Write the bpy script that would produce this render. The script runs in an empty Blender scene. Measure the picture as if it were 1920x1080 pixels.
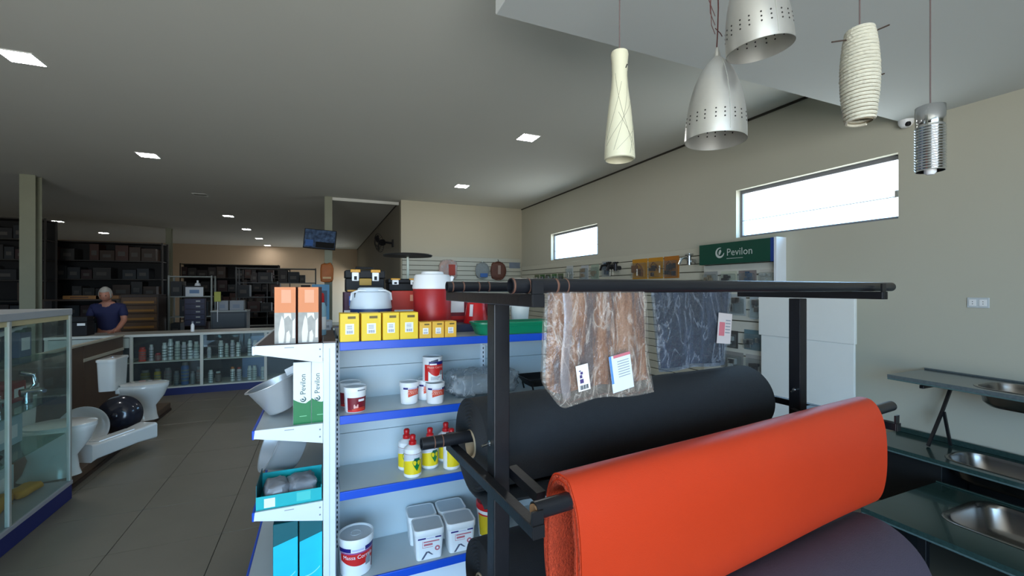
import bpy, bmesh, math, random
from mathutils import Matrix, Vector, noise
R = math.radians
PI = math.pi
rnd = random.Random(7)
sc = bpy.context.scene
C = sc.collection

# ------------------------------------------------------------------ camera
cam_d = bpy.data.cameras.new('camera')
cam = bpy.data.objects.new('camera', cam_d)
C.objects.link(cam)
cam.location = (0, 0, 1.65)
cam.rotation_euler = (R(90), 0, -math.atan(354 / 820))
cam_d.sensor_width = 36
cam_d.lens = 36 * 820 / 1920
cam_d.clip_start = 0.05
sc.camera = cam

# ------------------------------------------------------------------ view, world, daylight
sc.view_settings.view_transform = 'Standard'
sc.view_settings.look = 'None'
sc.view_settings.gamma = 1
sc.view_settings.use_curve_mapping = False
sc.view_settings.exposure = 1.62
sc.cycles.use_denoising = True
sc.cycles.max_bounces = 10
sc.cycles.diffuse_bounces = 6
sc.cycles.transparent_max_bounces = 16
sc.cycles.sample_clamp_indirect = 6

SKY = 3.0
world = bpy.data.worlds.new('daylight')
sc.world = world
world.use_nodes = True
wn = world.node_tree.nodes
wl = world.node_tree.links
bg = wn['Background']
tc = wn.new('ShaderNodeTexCoord')
sx = wn.new('ShaderNodeSeparateXYZ')
mr = wn.new('ShaderNodeMapRange')
mr.inputs['From Min'].default_value = -0.06
mr.inputs['From Max'].default_value = 0.06
mxw = wn.new('ShaderNodeMix')
mxw.data_type = 'RGBA'
mxw.inputs['A'].default_value = (0.93, 0.95, .93, 1)      # sunlit paving outside
mxw.inputs['B'].default_value = (0.45, 0.79, 1.18, 1)     # bright blue-white sky
wl.new(tc.outputs['Generated'], sx.inputs[0])
wl.new(sx.outputs['Z'], mr.inputs['Value'])
wl.new(mr.outputs[0], mxw.inputs['Factor'])
wl.new(mxw.outputs['Result'], bg.inputs['Color'])
bg.inputs['Strength'].default_value = SKY


def portal(name, loc, rot, sxx, syy):
    l = bpy.data.lights.new(name, 'AREA')
    l.shape = 'RECTANGLE'
    l.size, l.size_y = sxx, syy
    l.cycles.is_portal = True
    o = bpy.data.objects.new(name, l)
    C.objects.link(o)
    o.location, o.rotation_euler = loc, rot


OPX0, OPX1, OPZ, FY = -5.0, 1.1, 2.9, -3.4
portal('shopfront_portal', ((OPX0 + OPX1) / 2, FY + .01, OPZ / 2), (R(90), 0, 0), OPX1 - OPX0, OPZ)
portal('window_portal', (4.56, 2.85, 2.505), (0, R(90), 0), .55, 1.56)
portal('window_portal', (4.56, 7.275, 2.525), (0, R(90), 0), .56, 1.69)

portal('added_doorway_portal', (1.70, 21.65, 1.15), (0, R(90), 0), 2.3, 2.1)  # daylight through an added doorway, out of sight, for the far wall

LAMP = 22.0


# ------------------------------------------------------------------ helpers
def lin(h):
    v = [int(h[i:i + 2], 16) / 255 for i in (0, 2, 4)]
    return tuple(x / 12.92 if x <= .04045 else ((x + .055) / 1.055) ** 2.4 for x in v) + (1,)


MATS = {}


def mat(name, h, rough=.5, metal=0., var=.06, scale=8., bump=0., bscale=60., spec=.5, emit=0., coat=0., alpha=None):
    """principled material: base colour with fine procedural variation and relief"""
    if name in MATS:
        return MATS[name]
    m = bpy.data.materials.new(name)
    m.use_nodes = True
    nt = m.node_tree
    b = nt.nodes['Principled BSDF']
    col = lin(h)
    b.inputs['Roughness'].default_value = rough
    b.inputs['Metallic'].default_value = metal
    b.inputs['Specular IOR Level'].default_value = spec
    b.inputs['Coat Weight'].default_value = coat
    tcn = nt.nodes.new('ShaderNodeTexCoord')
    if var > 0:
        n = nt.nodes.new('ShaderNodeTexNoise')
        n.inputs['Scale'].default_value = scale
        n.inputs['Detail'].default_value = 4
        mx = nt.nodes.new('ShaderNodeMix')
        mx.data_type = 'RGBA'
        mx.inputs['A'].default_value = tuple(c * (1 - var) for c in col[:3]) + (1,)
        mx.inputs['B'].default_value = tuple(min(1, c * (1 + var)) for c in col[:3]) + (1,)
        nt.links.new(tcn.outputs['Object'], n.inputs['Vector'])
        nt.links.new(n.outputs['Fac'], mx.inputs['Factor'])
        nt.links.new(mx.outputs['Result'], b.inputs['Base Color'])
    else:
        b.inputs['Base Color'].default_value = col
    if bump > 0:
        n2 = nt.nodes.new('ShaderNodeTexNoise')
        n2.inputs['Scale'].default_value = bscale
        n2.inputs['Detail'].default_value = 3
        bp = nt.nodes.new('ShaderNodeBump')
        bp.inputs['Strength'].default_value = bump
        bp.inputs['Distance'].default_value = .01
        nt.links.new(tcn.outputs['Object'], n2.inputs['Vector'])
        nt.links.new(n2.outputs['Fac'], bp.inputs['Height'])
        nt.links.new(bp.outputs['Normal'], b.inputs['Normal'])
    if emit:
        b.inputs['Emission Color'].default_value = col
        b.inputs['Emission Strength'].default_value = emit
    MATS[name] = m
    return m


def film(name, tint, opac, rough=.12, h='FFFFFF', bump=0., gloss=.5):
    """thin clear sheet (glass pane, plastic film): transparent, with a glossy and a slightly milky share"""
    if name in MATS:
        return MATS[name]
    m = bpy.data.materials.new(name)
    m.use_nodes = True
    nt = m.node_tree
    nt.nodes.clear()
    out = nt.nodes.new('ShaderNodeOutputMaterial')
    tr = nt.nodes.new('ShaderNodeBsdfTransparent')
    tr.inputs['Color'].default_value = lin(tint)
    gl = nt.nodes.new('ShaderNodeBsdfGlossy')
    gl.inputs['Roughness'].default_value = rough
    df = nt.nodes.new('ShaderNodeBsdfDiffuse')
    df.inputs['Color'].default_value = lin(h)
    # reflectance of a thin sheet, the same from both sides: f0 + (1 - f0) (1 - |n.i|)^5
    ge = nt.nodes.new('ShaderNodeNewGeometry')
    dt = nt.nodes.new('ShaderNodeVectorMath')
    dt.operation = 'DOT_PRODUCT'

    def m_(op, v=None):
        n_ = nt.nodes.new('ShaderNodeMath')
        n_.operation = op
        if v is not None:
            n_.inputs[1].default_value = v
        return n_
    ab, one, pw, ml, ad = m_('ABSOLUTE'), m_('SUBTRACT'), m_('POWER', 5), m_('MULTIPLY', .9 * min(1, gloss)), m_('ADD', .06 * gloss)
    one.inputs[0].default_value = 1
    nt.links.new(ge.outputs['Incoming'], dt.inputs[0])
    nt.links.new(ge.outputs['Normal'], dt.inputs[1])
    nt.links.new(dt.outputs['Value'], ab.inputs[0])
    nt.links.new(ab.outputs[0], one.inputs[1])
    nt.links.new(one.outputs[0], pw.inputs[0])
    nt.links.new(pw.outputs[0], ml.inputs[0])
    nt.links.new(ml.outputs[0], ad.inputs[0])
    mu = ad
    m1 = nt.nodes.new('ShaderNodeMixShader')
    m2 = nt.nodes.new('ShaderNodeMixShader')
    m1.inputs[0].default_value = opac
    L = nt.links.new
    L(tr.outputs[0], m1.inputs[1])
    L(df.outputs[0], m1.inputs[2])
    L(mu.outputs[0], m2.inputs[0])
    L(m1.outputs[0], m2.inputs[1])
    L(gl.outputs[0], m2.inputs[2])
    L(m2.outputs[0], out.inputs[0])
    if bump:
        tcn = nt.nodes.new('ShaderNodeTexCoord')
        # creases are milkier, with part of their highlights put into the whiteness
        n3 = nt.nodes.new('ShaderNodeTexNoise')
        n3.inputs['Scale'].default_value = 10
        n3.inputs['Detail'].default_value = 3
        n3.inputs['Distortion'].default_value = .9
        cr = nt.nodes.new('ShaderNodeValToRGB')
        e0, e1 = cr.color_ramp.elements
        e0.position, e1.position = .465, .535
        e0.color = e1.color = (opac * .8,) * 3 + (1,)
        e2 = cr.color_ramp.elements.new(.5)
        e2.color = (min(.6, opac * 2.6),) * 3 + (1,)
        mp3 = nt.nodes.new('ShaderNodeMapping')
        mp3.inputs['Scale'].default_value = (1.6, 1.6, .55)
        L(tcn.outputs['Object'], mp3.inputs['Vector'])
        L(mp3.outputs[0], n3.inputs['Vector'])
        L(n3.outputs['Fac'], cr.inputs['Fac'])
        L(cr.outputs['Color'], m1.inputs[0])
        n2 = nt.nodes.new('ShaderNodeTexNoise')
        n2.inputs['Scale'].default_value = 22
        n2.inputs['Detail'].default_value = 5
        n2.inputs['Distortion'].default_value = 1.5
        bp = nt.nodes.new('ShaderNodeBump')
        bp.inputs['Strength'].default_value = bump
        bp.inputs['Distance'].default_value = .02
        L(tcn.outputs['Object'], n2.inputs['Vector'])
        L(n2.outputs['Fac'], bp.inputs['Height'])
        L(bp.outputs['Normal'], gl.inputs['Normal'])
        L(bp.outputs['Normal'], df.inputs['Normal'])
        L(bp.outputs['Normal'], dt.inputs[1])
    MATS[name] = m
    return m


class G:
    """mesh collector; M is the current transform of added shapes"""

    def __init__(self):
        self.v, self.f, self.M = [], [], Matrix()

    def at(self, loc=(0, 0, 0), rot=(0, 0, 0)):
        from mathutils import Euler
        self.M = Matrix.Translation(loc) @ Euler(rot).to_matrix().to_4x4()
        return self

    def add(self, vs, fs):
        n = len(self.v)
        self.v += [tuple(self.M @ Vector(p)) for p in vs]
        self.f += [tuple(i + n for i in f) for f in fs]
        return self

    def box(self, a, b):
        x0, y0, z0 = a
        x1, y1, z1 = b
        return self.add([(x0, y0, z0), (x1, y0, z0), (x1, y1, z0), (x0, y1, z0), (x0, y0, z1), (x1, y0, z1), (x1, y1, z1), (x0, y1, z1)],
                        [(0, 3, 2, 1), (4, 5, 6, 7), (0, 1, 5, 4), (1, 2, 6, 5), (2, 3, 7, 6), (3, 0, 4, 7)])

    def cyl(self, p, q, r, r2=None, n=16, caps=True):
        p, q = Vector(p), Vector(q)
        r2 = r if r2 is None else r2
        ax = (q - p).normalized()
        a = ax.orthogonal().normalized()
        b = ax.cross(a)
        vs = []
        for c, rr in ((p, r), (q, r2)):
            vs += [c + (a * math.cos(2 * PI * i / n) + b * math.sin(2 * PI * i / n)) * rr for i in range(n)]
        fs = [(i, (i + 1) % n, n + (i + 1) % n, n + i) for i in range(n)]
        if caps:
            fs += [tuple(reversed(range(n))), tuple(range(n, 2 * n))]
        return self.add(vs, fs)

    def lathe(self, prof, n=24, a0=0., a1=2 * PI):
        """prof: list of (r, z) turned about z; closed at r = 0"""
        full = abs(a1 - a0 - 2 * PI) < 1e-6
        k = n if full else n + 1
        vs, fs = [], []
        for r, z in prof:
            vs += [(r * math.cos(a0 + (a1 - a0) * i / n), r * math.sin(a0 + (a1 - a0) * i / n), z) for i in range(k)]
        for j in range(len(prof) - 1):
            for i in range(n):
                i2 = (i + 1) % k
                fs.append((j * k + i, j * k + i2, (j + 1) * k + i2, (j + 1) * k + i))
        return self.add(vs, fs)

    def tube(self, path, r, n=8, closed=False):
        pts = [Vector(p) for p in path]
        rs = r if isinstance(r, (list, tuple)) else [r] * len(pts)
        vs, fs = [], []
        m = len(pts)
        up = None
        for i, p in enumerate(pts):
            if closed:
                t = (pts[(i + 1) % m] - pts[i - 1]).normalized()
            else:
                t = (pts[min(i + 1, m - 1)] - pts[max(i - 1, 0)]).normalized()
            a = t.orthogonal().normalized() if up is None else (up - t * up.dot(t)).normalized()
            up = a
            b = t.cross(a)
            vs += [p + (a * math.cos(2 * PI * k / n) + b * math.sin(2 * PI * k / n)) * rs[i] for k in range(n)]
        for i in range(m if closed else m - 1):
            j = (i + 1) % m
            fs += [(i * n + k, i * n + (k + 1) % n, j * n + (k + 1) % n, j * n + k) for k in range(n)]
        if not closed:
            fs += [tuple(reversed(range(n))), tuple(range((m - 1) * n, m * n))]
        return self.add(vs, fs)

    def prism(self, poly, y0, y1):
        """poly in (x, z), pushed from y0 to y1"""
        n = len(poly)
        vs = [(x, y0, z) for x, z in poly] + [(x, y1, z) for x, z in poly]
        fs = [(i, (i + 1) % n, n + (i + 1) % n, n + i) for i in range(n)] + [tuple(reversed(range(n))), tuple(range(n, 2 * n))]
        return self.add(vs, fs)

    def grid(self, fn, nu, nv):
        vs = [fn(i / nu, j / nv) for j in range(nv + 1) for i in range(nu + 1)]
        fs = [(j * (nu + 1) + i, j * (nu + 1) + i + 1, (j + 1) * (nu + 1) + i + 1, (j + 1) * (nu + 1) + i) for j in range(nv) for i in range(nu)]
        return self.add(vs, fs)

    def wrap(self, rf, z0, z1, a0, a1, n=14, lo=None, hi=None):
        """a printed patch lying on a body of revolution of radius rf(z); lo / hi give wavy edges f(t)"""
        vs, fs = [], []
        for i in range(n + 1):
            t = i / n
            a = a0 + (a1 - a0) * t
            for z in ((z0 if lo is None else z0 + lo(t)), (z1 if hi is None else z1 + hi(t))):
                r = rf(z)
                vs.append((r * math.cos(a), r * math.sin(a), z))
        fs = [(2 * i, 2 * i + 2, 2 * i + 3, 2 * i + 1) for i in range(n)]
        return self.add(vs, fs)

    def build(self, name, m, parent=None, smooth=False, bevel=0., seg=1, kind=None, ang=40, fix=True):
        me = bpy.data.meshes.new(name)
        me.from_pydata(self.v, [], self.f)
        if bevel or fix:
            bm = bmesh.new()
            bm.from_mesh(me)
            if fix:
                bmesh.ops.remove_doubles(bm, verts=bm.verts, dist=1e-6)
                bmesh.ops.recalc_face_normals(bm, faces=bm.faces)
            if bevel:
                es = [e for e in bm.edges if len(e.link_faces) == 2 and e.calc_face_angle(0) > R(30)]
                bmesh.ops.bevel(bm, geom=es, offset=bevel, segments=seg, affect='EDGES', profile=.5)
            bm.to_mesh(me)
            bm.free()
        if smooth:
            me.shade_smooth()
            me.set_sharp_from_angle(angle=R(ang))
        me.materials.append(m)
        o = bpy.data.objects.new(name, me)
        C.objects.link(o)
        if parent:
            o.parent = parent
        if kind:
            o['kind'] = kind
        return o


def tag(o, label, cat, group=None):
    o['label'] = label
    o['category'] = cat
    if group:
        o['group'] = group
    return o


def thing(name, label, cat, loc=(0, 0, 0), rz=0., group=None, rot=None):
    o = bpy.data.objects.new(name, None)
    C.objects.link(o)
    o.location = loc
    o.rotation_euler = rot if rot else (0, 0, rz)
    o.empty_display_size = .05
    return tag(o, label, cat, group)


def dup(root, loc, rz=None, label=None, group=None, rot=None):
    r = root.copy()
    C.objects.link(r)
    r.location = loc
    if rot:
        r.rotation_euler = rot
    elif rz is not None:
        r.rotation_euler = (0, 0, rz)
    if label:
        r['label'] = label
    if group:
        r['group'] = group
    for ch in list(root.children):
        c = ch.copy()
        C.objects.link(c)
        c.parent = r
        for g in ch.children:
            d = g.copy()
            C.objects.link(d)
            d.parent = c
    return r


TXT = {}


def text(name, body, size, m, parent, M, bend=None, depth=.0006):
    """raised lettering; text lies in its own xy plane, M puts it in place; bend = (radius, z0) wraps it on a cylinder facing -y"""
    key = (body, size)
    if key not in TXT:
        cu = bpy.data.curves.new('lettering', 'FONT')
        cu.body = body
        cu.size = size
        cu.align_x, cu.align_y = 'CENTER', 'CENTER'
        cu.resolution_u = 2
        ob = bpy.data.objects.new('lettering', cu)
        C.objects.link(ob)
        bpy.context.view_layer.update()
        me = bpy.data.meshes.new_from_object(ob.evaluated_get(bpy.context.evaluated_depsgraph_get()))
        bpy.data.objects.remove(ob)
        bpy.data.curves.remove(cu)
        TXT[key] = me
    me = TXT[key].copy()
    if bend:
        rf, z0 = bend
        for v in me.vertices:
            z = z0 + v.co.y
            r = rf(z) + depth
            a = -PI / 2 + v.co.x / r
            v.co = (r * math.cos(a), r * math.sin(a), z)
    else:
        for v in me.vertices:
            v.co.z += depth
    if M is not None:
        me.transform(M)
    me.materials.clear()
    me.materials.append(m)
    o = bpy.data.objects.new(name, me)
    C.objects.link(o)
    o.parent = parent
    return o


def face_my(x, y, z):     # text plane facing -y
    return Matrix.Translation((x, y, z)) @ Matrix.Rotation(R(90), 4, 'X')


def face_mx(x, y, z):     # text plane facing -x
    return Matrix(((0, 0, -1, x), (-1, 0, 0, y), (0, 1, 0, z), (0, 0, 0, 1)))


ORD = ['first', 'second', 'third', 'fourth', 'fifth', 'sixth', 'seventh', 'eighth', 'ninth', 'tenth', 'eleventh', 'twelfth', 'thirteenth', 'fourteenth', 'fifteenth', 'sixteenth']

# ------------------------------------------------------------------ materials
wall_m = mat('wall_paint', 'C4BCA6', .85, var=.04, scale=1.3, bump=.05, bscale=140)
ceil_m = mat('ceiling_paint', 'D6D5CD', .9, var=.03, scale=.7, bump=.04, bscale=90)
soffit_m = mat('soffit_paint', 'D5D9D8', .9, var=.02, scale=.9)
white_metal = mat('white_enamel', 'E9EEF4', .38, var=.02)
panel_m = mat('white_shelf_panel', 'BFCBD0', .42, var=.02)
shelf_top_m = mat('grey_white_shelf', 'BCC5C8', .3, var=.03)
blue_m = mat('blue_enamel', '1450C8', .35, var=.05)
navy_m = mat('navy_kickboard', '172160', .5, var=.08)
black_steel = mat('black_steel', '121216', .42, var=.2, scale=14, bump=.06, bscale=50)
black_pipe = mat('black_pipe', '1B1C20', .3, var=.15, scale=9)
chrome = mat('chrome', 'D8DADC', .14, 1., var=.03)
alu = mat('brushed_aluminium', 'E4E2DC', .32, .82, var=.05, scale=30)
alu_frame = mat('anodised_frame', 'B4B6AE', .45, .35, var=.04)
steel = mat('stainless_steel', 'BFC1C3', .24, 1., var=.05, scale=20)
white_pl = mat('white_plastic', 'F2F2F2', .35, var=.02)
grey_lid = mat('pale_grey_lid', 'CED4DA', .4, var=.03)
red_pl = mat('red_plastic', 'C3161C', .35, var=.05)
dark_red = mat('maroon_print', '7C1626', .45, var=.06)
red_pr = mat('red_print', 'D32420', .45, var=.06)
org_pr = mat('orange_red_print', 'DE4A2C', .45, var=.05)
blue_pr = mat('navy_print', '221A72', .45, var=.05)
white_pr = mat('white_print', 'F2F2F2', .5, var=.01)
grey_pr = mat('grey_print', '8C9096', .5, var=.05)
black_pr = mat('black_print', '1A1A1C', .5, var=.05)
pink_pr = mat('pink_print', 'C8707A', .5, var=.05)
yellow_c = mat('yellow_carton', 'F5CF2C', .5, var=.05)
orange_yellow_c = mat('amber_carton', 'EBB740', .5, var=.05)
brown_pr = mat('olive_print', '6E5A1E', .5, var=.05)
green_dk = mat('deep_green_print', '0E4A3A', .4, var=.06)
green_box = mat('green_print', '0E7A40', .45, var=.05)
teal = mat('teal_carton', '14B4B8', .45, var=.06)
teal_dk = mat('dark_teal_print', '0A5F66', .45, var=.06)
cyan_c = mat('cyan_print', '20C8DE', .4, var=.08, scale=15)
green_pl = mat('green_plastic', '0A7F5A', .35, var=.05)
black_pl = mat('black_plastic', '131316', .55, var=.1, spec=.3)
ceramic = mat('white_ceramic', 'DDE0DE', .12, var=.02, coat=.4)
dark_cer = mat('dark_blue_ceramic', '1E2230', .18, var=.08, coat=.3)
wood_br = mat('brown_laminate', '5A4636', .5, var=.2, scale=5)
wood_dk = mat('dark_wood', '3A2A20', .55, var=.2, scale=6)
glass_m = film('clear_glass', 'F1F7F5', .02, .02, gloss=.55)
winglass = film('window_glass', 'F6FAFC', .01, .02, gloss=.4)
plastic_film = film('plastic_film', 'F2EFEA', .16, .16, bump=.35, gloss=.9)
# ------------------------------------------------------------------ the setting
CZ, SZ = 3.55, 3.016
grout = mat('floor_grout', '3A352D', .9, var=.1)
tile_m = mat('floor_tile', '6E675A', .42, var=.12, scale=3.5, bump=.03, bscale=30)
floor = G().box((-11, FY - .2, -.1), (4.55, 22.95, -.012)).build('floor', grout, kind='structure')
far_tile = G()
# beyond the tiles laid one by one the joints are finer than a pixel row: one slab
far_tile.box((-11, 8.25, -.02), (4.4, 22.8, 0))
far_tile.box((-11, FY - .15, -.02), (-3.05, 8.245, 0))
far_tile.box((2.405, FY - .15, -.02), (4.4, 8.245, 0))
far_tile.box((-3.045, FY - .15, -.02), (2.4, .445, 0)).build('floor_slab', tile_m, floor)
tb = G().box((-.3, -.3, -.018), (.3, .3, 0)).build('floor_tile', tile_m, floor, bevel=.002)
first = True
for i in range(9):
    for j in range(13):
        o = tb if first else tb.copy()
        if not first:
            C.objects.link(o)
        first = False
        o.location = (-2.743 + i * .6045, .752 + j * .6045, rnd.uniform(-.0008, .0008))
        o.scale = (1.003, 1.003, 1)
G().box((-11.2, 2.04, CZ), (4.55, 22.95, CZ + .12)).box((-11.2, FY - .2, CZ), (.79, 2.04, CZ + .12)).build('ceiling', ceil_m, kind='structure')
G().box((.79, FY - .2, SZ), (4.55, 2.04, CZ + .12)).build('trim_1', soffit_m, kind='structure', bevel=.004)
w = G()
W0, W1 = 4.4, 4.55
for y0, y1, z0, z1 in ((FY - .2, 9.75, 0, 2.23), (FY - .2, 9.75, 2.78, CZ), (FY - .2, 2.07, 2.23, 2.78), (3.63, 6.43, 2.23, 2.78), (8.12, 9.75, 2.23, 2.78)):
    w.box((W0, y0, z0), (W1, y1, z1))
w.build('wall_right', mat('daylight_tinted_wall', 'BFBCAC', .85, var=.04, scale=1.3, bump=.05, bscale=140), kind='structure')  # wall paint made cooler: bluish daylight put into the colour
G().box((1.54, 9.6, 0), (4.4, 9.75, CZ)).build('wall_back', wall_m, kind='structure')
G().box((1.54, 9.75, 0), (1.69, 20.6, CZ)).box((1.54, 22.7, 0), (1.69, 22.8, CZ)).box((1.54, 20.6, 2.3), (1.69, 22.7, CZ)).build('wall_passage', mat('passage_paint', '8F8878', .85, var=.04, scale=1.3), kind='structure')  # opening left for the added, unseen doorway
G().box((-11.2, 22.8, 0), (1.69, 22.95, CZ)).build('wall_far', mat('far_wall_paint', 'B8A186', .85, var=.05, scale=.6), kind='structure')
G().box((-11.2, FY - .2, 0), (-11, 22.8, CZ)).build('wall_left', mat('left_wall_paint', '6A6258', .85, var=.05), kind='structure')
w = G()
w.box((-11, FY - .15, 0), (OPX0, FY, CZ)).box((OPX1, FY - .15, 0), (4.4, FY, SZ)).box((OPX0, FY - .15, OPZ), (.79, FY, CZ)).box((.79, FY - .15, OPZ), (OPX1, FY, SZ))
w.build('wall_front', wall_m, kind='structure')
G().box((.12, 9.9, CZ - .06), (1.54, 9.98, CZ)).build('trim_2', mat('pale_trim', 'DAD8D0', .7), kind='structure')
G().box((1.53, 20.55, 0), (1.70, 20.6, 2.35)).box((1.53, 22.7, 0), (1.70, 22.75, 2.35)).box((1.53, 20.6, 2.3), (1.70, 22.7, 2.35)).build('added_light_doorway', mat('added_doorway_paint', '8A8274', .6), kind='structure')  # frame of an unseen doorway added to brighten the far wall corner
shadow_m = mat('gap_shade', '3B362E', .9)  # dark bars stand in for the shade of the gap under the ceiling
G().box((4.385, 2.04, CZ - .022), (4.4, 9.6, CZ)).build('trim_3', shadow_m, kind='structure')
G().box((1.525, 9.98, CZ - .022), (1.54, 22.8, CZ)).build('trim_4', shadow_m, kind='structure')


def window(n, y0, y1, z0, z1):
    fr = G()
    x0, x1, t = 4.47, 4.50, .028
    fr.box((x0, y0, z0), (x1, y1, z0 + t)).box((x0, y0, z1 - t - .012), (x1, y1, z1)).box((x0, y0, z0 + t), (x1, y0 + t, z1 - t)).box((x0, y1 - t, z0 + t), (x1, y1, z1 - t))
    o = fr.build('window_%d' % n, mat('window_frame_grey', '7E7E84', .5, .2), kind='structure', bevel=.002)
    yc = (y0 + y1) / 2
    zr = z0 + (z1 - z0) * .36
    G().box((x0 + .01, y0 + t, zr - .004), (x1 - .01, y1 - t, zr + .004)).build('glazing_bar', white_metal, o)
    G().box((x0 - .012, y0 + .03, zr - .01), (x0, y0 + .055, zr + .05)).build('latch', alu, o, bevel=.002)
    for a, b in ((z0 + t, zr - .004), (zr + .004, z1 - t - .012)):
        G().box((x0 + .013, y0 + t, a), (x0 + .017, y1 - t, b)).build('pane', winglass, o)
    return o


window(1, 2.07, 3.63, 2.23, 2.78)
window(2, 6.43, 8.12, 2.23, 2.78)


# steel columns (H section): two flanges and a web
def column(x, y, wd, label, along=True):
    t = thing('steel_column', label, 'column', (x, y, 0), R(0))
    G().box((-wd / 2, -wd / 2, 0), (wd / 2, -wd / 2 + .02, CZ)).build('flange', colm, t, bevel=.002)
    G().box((-wd / 2, wd / 2 - .02, 0), (wd / 2, wd / 2, CZ)).build('flange', colm, t, bevel=.002)
    G().box((-.012, -wd / 2 + .02, 0), (.012, wd / 2 - .02, CZ)).build('web', colm, t)
    return t


colm = mat('painted_column', '8C8D78', .6, var=.08, scale=4)
column(-4.55, 10.04, .2, 'pale painted steel column on the left beyond the glass cabinet')
column(.1, 9.94, .15, 'slim pale column with the hanging screen on it')
column(-4.5, 17.1, .15, 'thin distant column beside the drawer rack in the dim back')

# recessed square ceiling lamps
lamp_on = mat('lamp_lit', 'FFFFFF', .5, var=0, emit=LAMP)
lamp_off = mat('lamp_unlit', 'A9ABA4', .3, var=0)
lamp_frame = mat('lamp_frame', 'E6E6E2', .5, var=.01)


def lamp(x, y, label, on=True):
    s = .11
    t = thing('ceiling_lamp', label, 'lamp', (x, y, CZ), 0, 'square recessed ceiling lamps')
    f = G()
    e = .012
    f.box((-s - e, -s - e, -.006), (s + e, -s, .0)).box((-s - e, s, -.006), (s + e, s + e, 0)).box((-s - e, -s, -.006), (-s, s, 0)).box((s, -s, -.006), (s + e, s, 0))
    f.build('bezel', lamp_frame, t)
    G().box((-s, -s, -.004), (s, s, -.001)).build('diffuser', lamp_on if on else lamp_off, t)


lamp(-2.285, 4.91, 'lit square ceiling lamp nearest the top left corner of the picture')
lamp(-2.3, 7.81, 'lit square ceiling lamp above the glazed counter, second in the long row')
lamp(-2.3, 10.7, 'unlit square ceiling lamp, dark gap in the long row', False)
lamp(-2.3, 13.56, 'lit square ceiling lamp just past the unlit one in the long row')
lamp(-2.28, 16.4, 'lit square ceiling lamp, third from the far end of the long row')
lamp(-2.26, 19.25, 'lit square ceiling lamp, second from the far end of the long row')
lamp(-2.28, 22.2, 'lit square ceiling lamp at the far end of the long row')
lamp(2.375, 4.99, 'lit square ceiling lamp left of the bottle shaped pendant')
lamp(2.374, 7.86, 'lit square ceiling lamp in front of the beige back wall')
lamp(-6.96, 16.58, 'lit square ceiling lamp in the dark just right of the left column')
lamp(-6.96, 19.45, 'lit square ceiling lamp farther back in the dark left aisle')

# ------------------------------------------------------------------ rack with rolls, frame of the rack: u along, v to the back
RL = (.489, 1.237)
RZ = .0612


def rk(name, label, cat, group=None):
    return thing(name, label, cat, (RL[0], RL[1], 0), RZ, group)


rack = rk('roll_rack', 'black steel rack holding the rolls of floor matting', 'rack')
WU, AF, AB, AO = 1.524, .313, .327, .043
for u, sg in ((0, -1), (WU, 1)):
    p = G().box((u - .026, -.026, 0), (u + .026, .026, 1.602)).build('post', black_steel, rack, bevel=.003, seg=2)
    G().cyl((u - .026, 0, 1.183), (u - .058, -.006, 1.18), .004, n=8).cyl((u - .026, 0, 1.183), (u - .03, 0, 1.183), .009, n=6).build('bolt', chrome, p)
    for z, nm in ((1.62, 'top_arm'), (1.075, 'middle_arm'), (.535, 'lower_arm')):
        h = .0155
        ua = u + sg * (AO if u == 0 or nm == 'top_arm' else .152)
        if ua > WU + .1:
            G().box((WU + .027, -.02, z - .014), (ua - h - .001, .02, z + .014)).build('spacer', black_steel, rack)
        a = G().box((ua - h, -AF, z - h), (ua + h, AB, z + h)).build(nm, black_steel, rack, bevel=.002)
        G().box((ua - h - .0005, -AF - .004, z - h), (ua + h + .0005, -AF, z + h)).build('end_cap', black_pl, a, bevel=.001)
        for v0 in (-AF + .001, AB - .007):
            G().box((ua - h, v0, z + h), (ua + h, v0 + .006, z + h + .032)).build('stop_plate', black_steel, a)
    G().box((u - .02, -.42, .0), (u + .02, .42, .04)).build('foot', black_steel, rack, bevel=.003)
G().box((.026, -.012, .25), (WU - .026, .012, .29)).build('cross_rail', black_steel, rack, bevel=.002)
G().tube([(.046, .0, 1.088), (.058, -.155, 1.068)], .021, n=4).build('brace', black_steel, rack)
G().tube([(WU - .046, .0, 1.088), (WU - .058, -.1, 1.068)], .021, n=4).build('brace', black_steel, rack)


def pipe(label, u0, u1, v, z, r, m=black_pipe, tape=()):
    t = rk('steel_pipe', label, 'pipe')
    q = G()
    q.M = Matrix.Translation((u0, v, z)) @ Matrix.Rotation(R(90), 4, 'Y')
    L = u1 - u0
    q.lathe([(r - .003, .0), (r, 0), (r, L), (r - .003, L), (r - .003, 0)], 20)
    q.build('tube', m, t, smooth=True)
    for a, b in tape:
        k = G()
        k.M = Matrix.Translation((a, v, z)) @ Matrix.Rotation(R(90), 4, 'Y')
        k.lathe([(r, 0), (r + .0012, .001), (r + .0012, b - a - .001), (r, b - a)], 20).build('tape_band', tape_m, t, smooth=True)
    return t


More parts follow.
